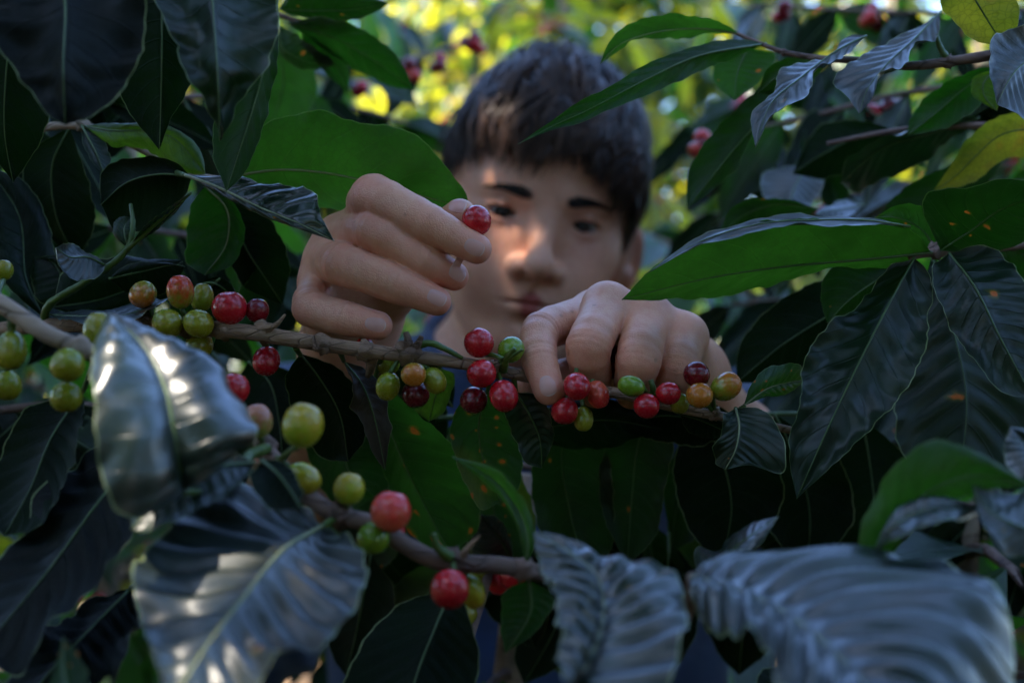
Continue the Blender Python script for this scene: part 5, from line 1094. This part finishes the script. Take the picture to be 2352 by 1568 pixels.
J2 = branch_root(1250, 1080, .68, 'second shaded twig lower down in front of the blue shirt')
stem(J2, [(500, 1150, .72), (800, 1090, .70), (1100, 1070, .68), (1400, 1080, .68), (1750, 1120, .68), (2100, 1150, .70)], [2.4, 2.2, 1.8], BARK2)
for i in range(26):
    u0 = 560+i*57+g2.uniform(-25, 25); v0 = 1075+(i % 3)*110+g2.uniform(-25, 25); d0 = g2.uniform(.62, .72); sl = g2.uniform(-.7, .7); ln = g2.uniform(260, 380); w0 = g2.uniform(60, 95)
    M_ = [(u0+sl*ln*q, v0+ln*q*(1-.2*q), d0+.02*q) for q in (0, .35, .7, 1)]
    A_ = [(u0+sl*ln*q-w0*k, v0+ln*q*(1-.2*q)+w0*sl*k*.5, d0+.02*q+.012*k) for q, k in ((.25, .9), (.5, 1), (.78, .6))]
    B_ = [(u0+sl*ln*q+w0*k, v0+ln*q*(1-.2*q)-w0*sl*k*.5, d0+.02*q-.012*k) for q, k in ((.25, .9), (.5, 1), (.78, .6))]
    L(J2, M_, A_, B_, ['dark', 'spot', 'dark', 'blot', 'dark'][i % 5], cup=2, ruf=1.2, n=30, m=8, pet=[(u0+g2.uniform(-20, 20), 1085, .685)] if v0 > 1120 else None)
# M: darker, softly blurred branches on both sides of the head, some with ripe fruit
def side_twig(label, pts, us, vs, ds, K, seed, mats, fruit=(), slope=.3):
    g3 = np.random.default_rng(seed); r_ = branch_root(pts[0][0], pts[0][1], pts[0][2], label); stem(r_, pts, [2.4, 1.6], BARK2)
    pa = np.array(pts, float)
    for i in range(K):
        t_ = (i+g3.uniform(0, 1))/K*(len(pa)-1); k = min(int(t_), len(pa)-2); b_ = pa[k]+(pa[k+1]-pa[k])*(t_-k); sg = 1 if i % 2 else -1
        sc = .5/b_[2]; ln = g3.uniform(300, 430)*sc; w0 = g3.uniform(58, 85)*sc; ang = math.radians(90-sg*g3.uniform(15, 75)+g3.uniform(-12, 12)); dx, dy = math.cos(ang), math.sin(ang)
        M_ = [(b_[0]+dx*ln*q, b_[1]+dy*ln*q+60*sc*q*q, b_[2]-.03*q) for q in (0, .35, .7, 1)]
        o1, o2 = g3.uniform(-.03, .03), g3.uniform(-.03, .03)
        A_ = [(b_[0]+dx*ln*q-dy*w0*k2, b_[1]+dy*ln*q+dx*w0*k2+60*sc*q*q, b_[2]-.03*q+o1*k2) for q, k2 in ((.25, .9), (.5, 1), (.78, .6))]
        B_ = [(b_[0]+dx*ln*q+dy*w0*k2, b_[1]+dy*ln*q-dx*w0*k2+60*sc*q*q, b_[2]-.03*q+o2*k2) for q, k2 in ((.25, .9), (.5, 1), (.78, .6))]
        L(r_, M_, A_, B_, mats[i % len(mats)], n=24, m=6, cup=2, ruf=1.5, nv=9)
    for (u_, v_, d_, n_) in fruit:
        for j in range(n_):
            a_ = j*2.4; cherry(r_, u_+math.cos(a_)*26*math.sqrt(j)*.6/d_*.9, v_+math.sin(a_)*22*math.sqrt(j)*.6/d_*.9, d_+g3.uniform(-.01, .01), 6.6*FPX/d_/1000*1.0, g3.choice(['red', 'red', 'dkred', 'pink']), (g3.normal(), -.5, g3.normal()), 1.1)
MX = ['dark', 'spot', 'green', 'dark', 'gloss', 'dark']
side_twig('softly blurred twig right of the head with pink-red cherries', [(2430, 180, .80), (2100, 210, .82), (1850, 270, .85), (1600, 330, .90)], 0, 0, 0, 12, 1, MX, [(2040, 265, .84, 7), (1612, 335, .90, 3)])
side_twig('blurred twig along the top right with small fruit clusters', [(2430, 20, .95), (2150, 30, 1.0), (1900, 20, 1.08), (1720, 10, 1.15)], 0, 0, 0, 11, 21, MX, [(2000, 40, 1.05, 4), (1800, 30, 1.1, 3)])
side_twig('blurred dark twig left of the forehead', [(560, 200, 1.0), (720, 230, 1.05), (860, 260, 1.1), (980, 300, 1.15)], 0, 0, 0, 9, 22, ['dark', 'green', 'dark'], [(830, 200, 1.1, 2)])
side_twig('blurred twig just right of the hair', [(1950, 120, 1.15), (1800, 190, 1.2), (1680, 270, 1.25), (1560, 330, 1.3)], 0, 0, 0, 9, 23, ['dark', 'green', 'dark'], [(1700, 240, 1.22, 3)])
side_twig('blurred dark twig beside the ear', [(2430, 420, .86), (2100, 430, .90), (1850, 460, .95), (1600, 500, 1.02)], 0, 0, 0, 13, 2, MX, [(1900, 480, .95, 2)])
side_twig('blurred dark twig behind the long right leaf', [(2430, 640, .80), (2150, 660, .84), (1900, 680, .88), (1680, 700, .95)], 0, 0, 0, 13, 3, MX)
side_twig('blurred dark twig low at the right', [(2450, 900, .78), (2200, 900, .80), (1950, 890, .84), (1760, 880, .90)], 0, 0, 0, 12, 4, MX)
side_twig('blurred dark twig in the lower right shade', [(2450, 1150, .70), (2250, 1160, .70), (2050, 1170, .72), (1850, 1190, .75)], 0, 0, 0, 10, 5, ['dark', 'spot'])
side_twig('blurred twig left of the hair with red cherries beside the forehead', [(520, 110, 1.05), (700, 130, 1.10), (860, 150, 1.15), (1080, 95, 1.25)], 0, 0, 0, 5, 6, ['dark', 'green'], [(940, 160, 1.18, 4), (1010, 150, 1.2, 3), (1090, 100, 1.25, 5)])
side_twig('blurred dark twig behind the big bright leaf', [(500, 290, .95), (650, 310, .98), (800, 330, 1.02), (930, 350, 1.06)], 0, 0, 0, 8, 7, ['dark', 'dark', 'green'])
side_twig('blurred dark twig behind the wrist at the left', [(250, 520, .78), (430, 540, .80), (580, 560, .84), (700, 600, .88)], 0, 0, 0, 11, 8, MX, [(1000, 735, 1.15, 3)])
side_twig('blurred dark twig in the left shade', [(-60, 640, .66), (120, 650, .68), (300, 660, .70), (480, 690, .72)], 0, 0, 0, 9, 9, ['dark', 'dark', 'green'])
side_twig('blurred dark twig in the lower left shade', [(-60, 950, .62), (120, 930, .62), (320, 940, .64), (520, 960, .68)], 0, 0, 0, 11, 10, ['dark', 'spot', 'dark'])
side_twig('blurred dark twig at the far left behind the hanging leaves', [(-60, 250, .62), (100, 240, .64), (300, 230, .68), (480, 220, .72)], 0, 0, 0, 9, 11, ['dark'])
# K: big blurred leaves in the lower right foreground
Kb = branch_root(1585, 1330, .34, 'foreground twig with huge blue corrugated leaves at the bottom right')
stem(Kb, [(1590, 1325, .345), (1580, 1400, .36), (1520, 1500, .38), (1420, 1640, .40), (1300, 1800, .42)], [1.8, 2.4, 2.8, 3.0], BARK2)
L(Kb, [(1590, 1325, .345), (1720, 1365, .325), (1850, 1440, .305), (1960, 1540, .29), (2060, 1660, .275)], [(1680, 1290, .36), (1850, 1262, .36), (2020, 1265, .352), (2180, 1310, .34), (2290, 1400, .325), (2340, 1540, .305)], [(1600, 1400, .325), (1680, 1455, .305), (1740, 1500, .295), (1800, 1580, .28), (1900, 1680, .265)], 'blue', cup=6, ruf=2.4, crm=.9, corr=1.8, nv=11, rib=RIBL, ribr=1.0, label='huge blue corrugated leaf filling the bottom right corner', n=100, m=22)
L(Kb, [(1290, 1640, .30), (1350, 1520, .31), (1385, 1420, .325), (1370, 1320, .34), (1300, 1262, .345), (1226, 1222, .35)], [(1290, 1560, .30), (1285, 1440, .315), (1262, 1340, .33), (1232, 1270, .345)], [(1500, 1640, .29), (1560, 1500, .30), (1575, 1380, .325), (1530, 1300, .345), (1400, 1285, .35), (1300, 1240, .35)], 'blue', cup=3, ruf=1.6, crm=.6, corr=1.6, nv=11, rib=RIBL, ribr=.8, label='corrugated leaf with a grey-green half, left of the huge one', n=90, m=18, pet=None)
L(Kb, [(1600, 1320, .42), (1650, 1290, .41), (1710, 1240, .40), (1790, 1185, .40)], [(1600, 1255, .43), (1640, 1262, .42), (1720, 1205, .41)], [(1660, 1320, .40), (1730, 1270, .395)], 'blue', cup=1, ruf=1, label='small curled leaf with a pale rim above the huge leaf')
L(Kb, [(2000, 1330, .36), (2040, 1215, .355), (2130, 1130, .35), (2240, 1090, .35), (2370, 1115, .355)], [(1972, 1240, .36), (2010, 1140, .355), (2075, 1045, .35), (2160, 1010, .35), (2270, 1050, .35)], [(2060, 1255, .36), (2120, 1170, .355), (2240, 1125, .355)], 'bright', cup=2, label='blurred bright green arching leaf at the lower right', pet=[(1990, 1420, .37)])
L(Kb, [(2010, 1260, .35), (2080, 1190, .345), (2160, 1165, .345), (2260, 1180, .35)], [(2060, 1170, .35), (2150, 1135, .35)], [(2080, 1230, .335), (2170, 1200, .335)], 'blue', cup=1.5)
L(Kb, [(2420, 1230, .34), (2320, 1200, .34), (2260, 1160, .345), (2235, 1110, .35)], [(2380, 1140, .35), (2300, 1110, .355)], [(2340, 1270, .335), (2260, 1220, .335)], 'blue', ruf=2)
L(Kb, [(2420, 1120, .37), (2380, 1060, .375), (2350, 1010, .38), (2320, 980, .38)], [(2350, 1100, .37), (2310, 1040, .375)], [(2420, 1040, .38), (2370, 990, .38)], 'blue')
L(Kb, [(1860, 1520, .42), (1800, 1590, .41), (1740, 1650, .40)], [(1750, 1540, .42)], [(1880, 1610, .40)], 'dark')
def far_foliage():
    g = np.random.default_rng(99); K = 42000
    x = g.uniform(-7, 7, K); y = g.uniform(6.0, 10.5, K); top = 4.3+.5*np.sin(x*1.3)+.4*np.sin(x*3.1+y)
    z = g.uniform(0, 1, K)**.8*top
    B = np.stack([x, y, z], 1); D = g.normal(0, 1, (K, 3)); D[:, 2] = -np.abs(D[:, 2])*.7; L = g.uniform(.16, .28, K)
    V, F, uv, mm = many_leaves(B, D, np.tile([0., 0, 1], (K, 1))+g.normal(0, .4, (K, 3)), L, L*.45, g.uniform(.2, 1.1, K), g.choice([0, 1, 2], K, p=[.30, .38, .32]), g, 4)
    o = mesh_obj('far_foliage', V, F, BLM, None, mm, uv); tag(o, 'dense sunlit coffee leaves closing off the far background', 'foliage', kind='stuff')
far_foliage()
PERSON = build_person()
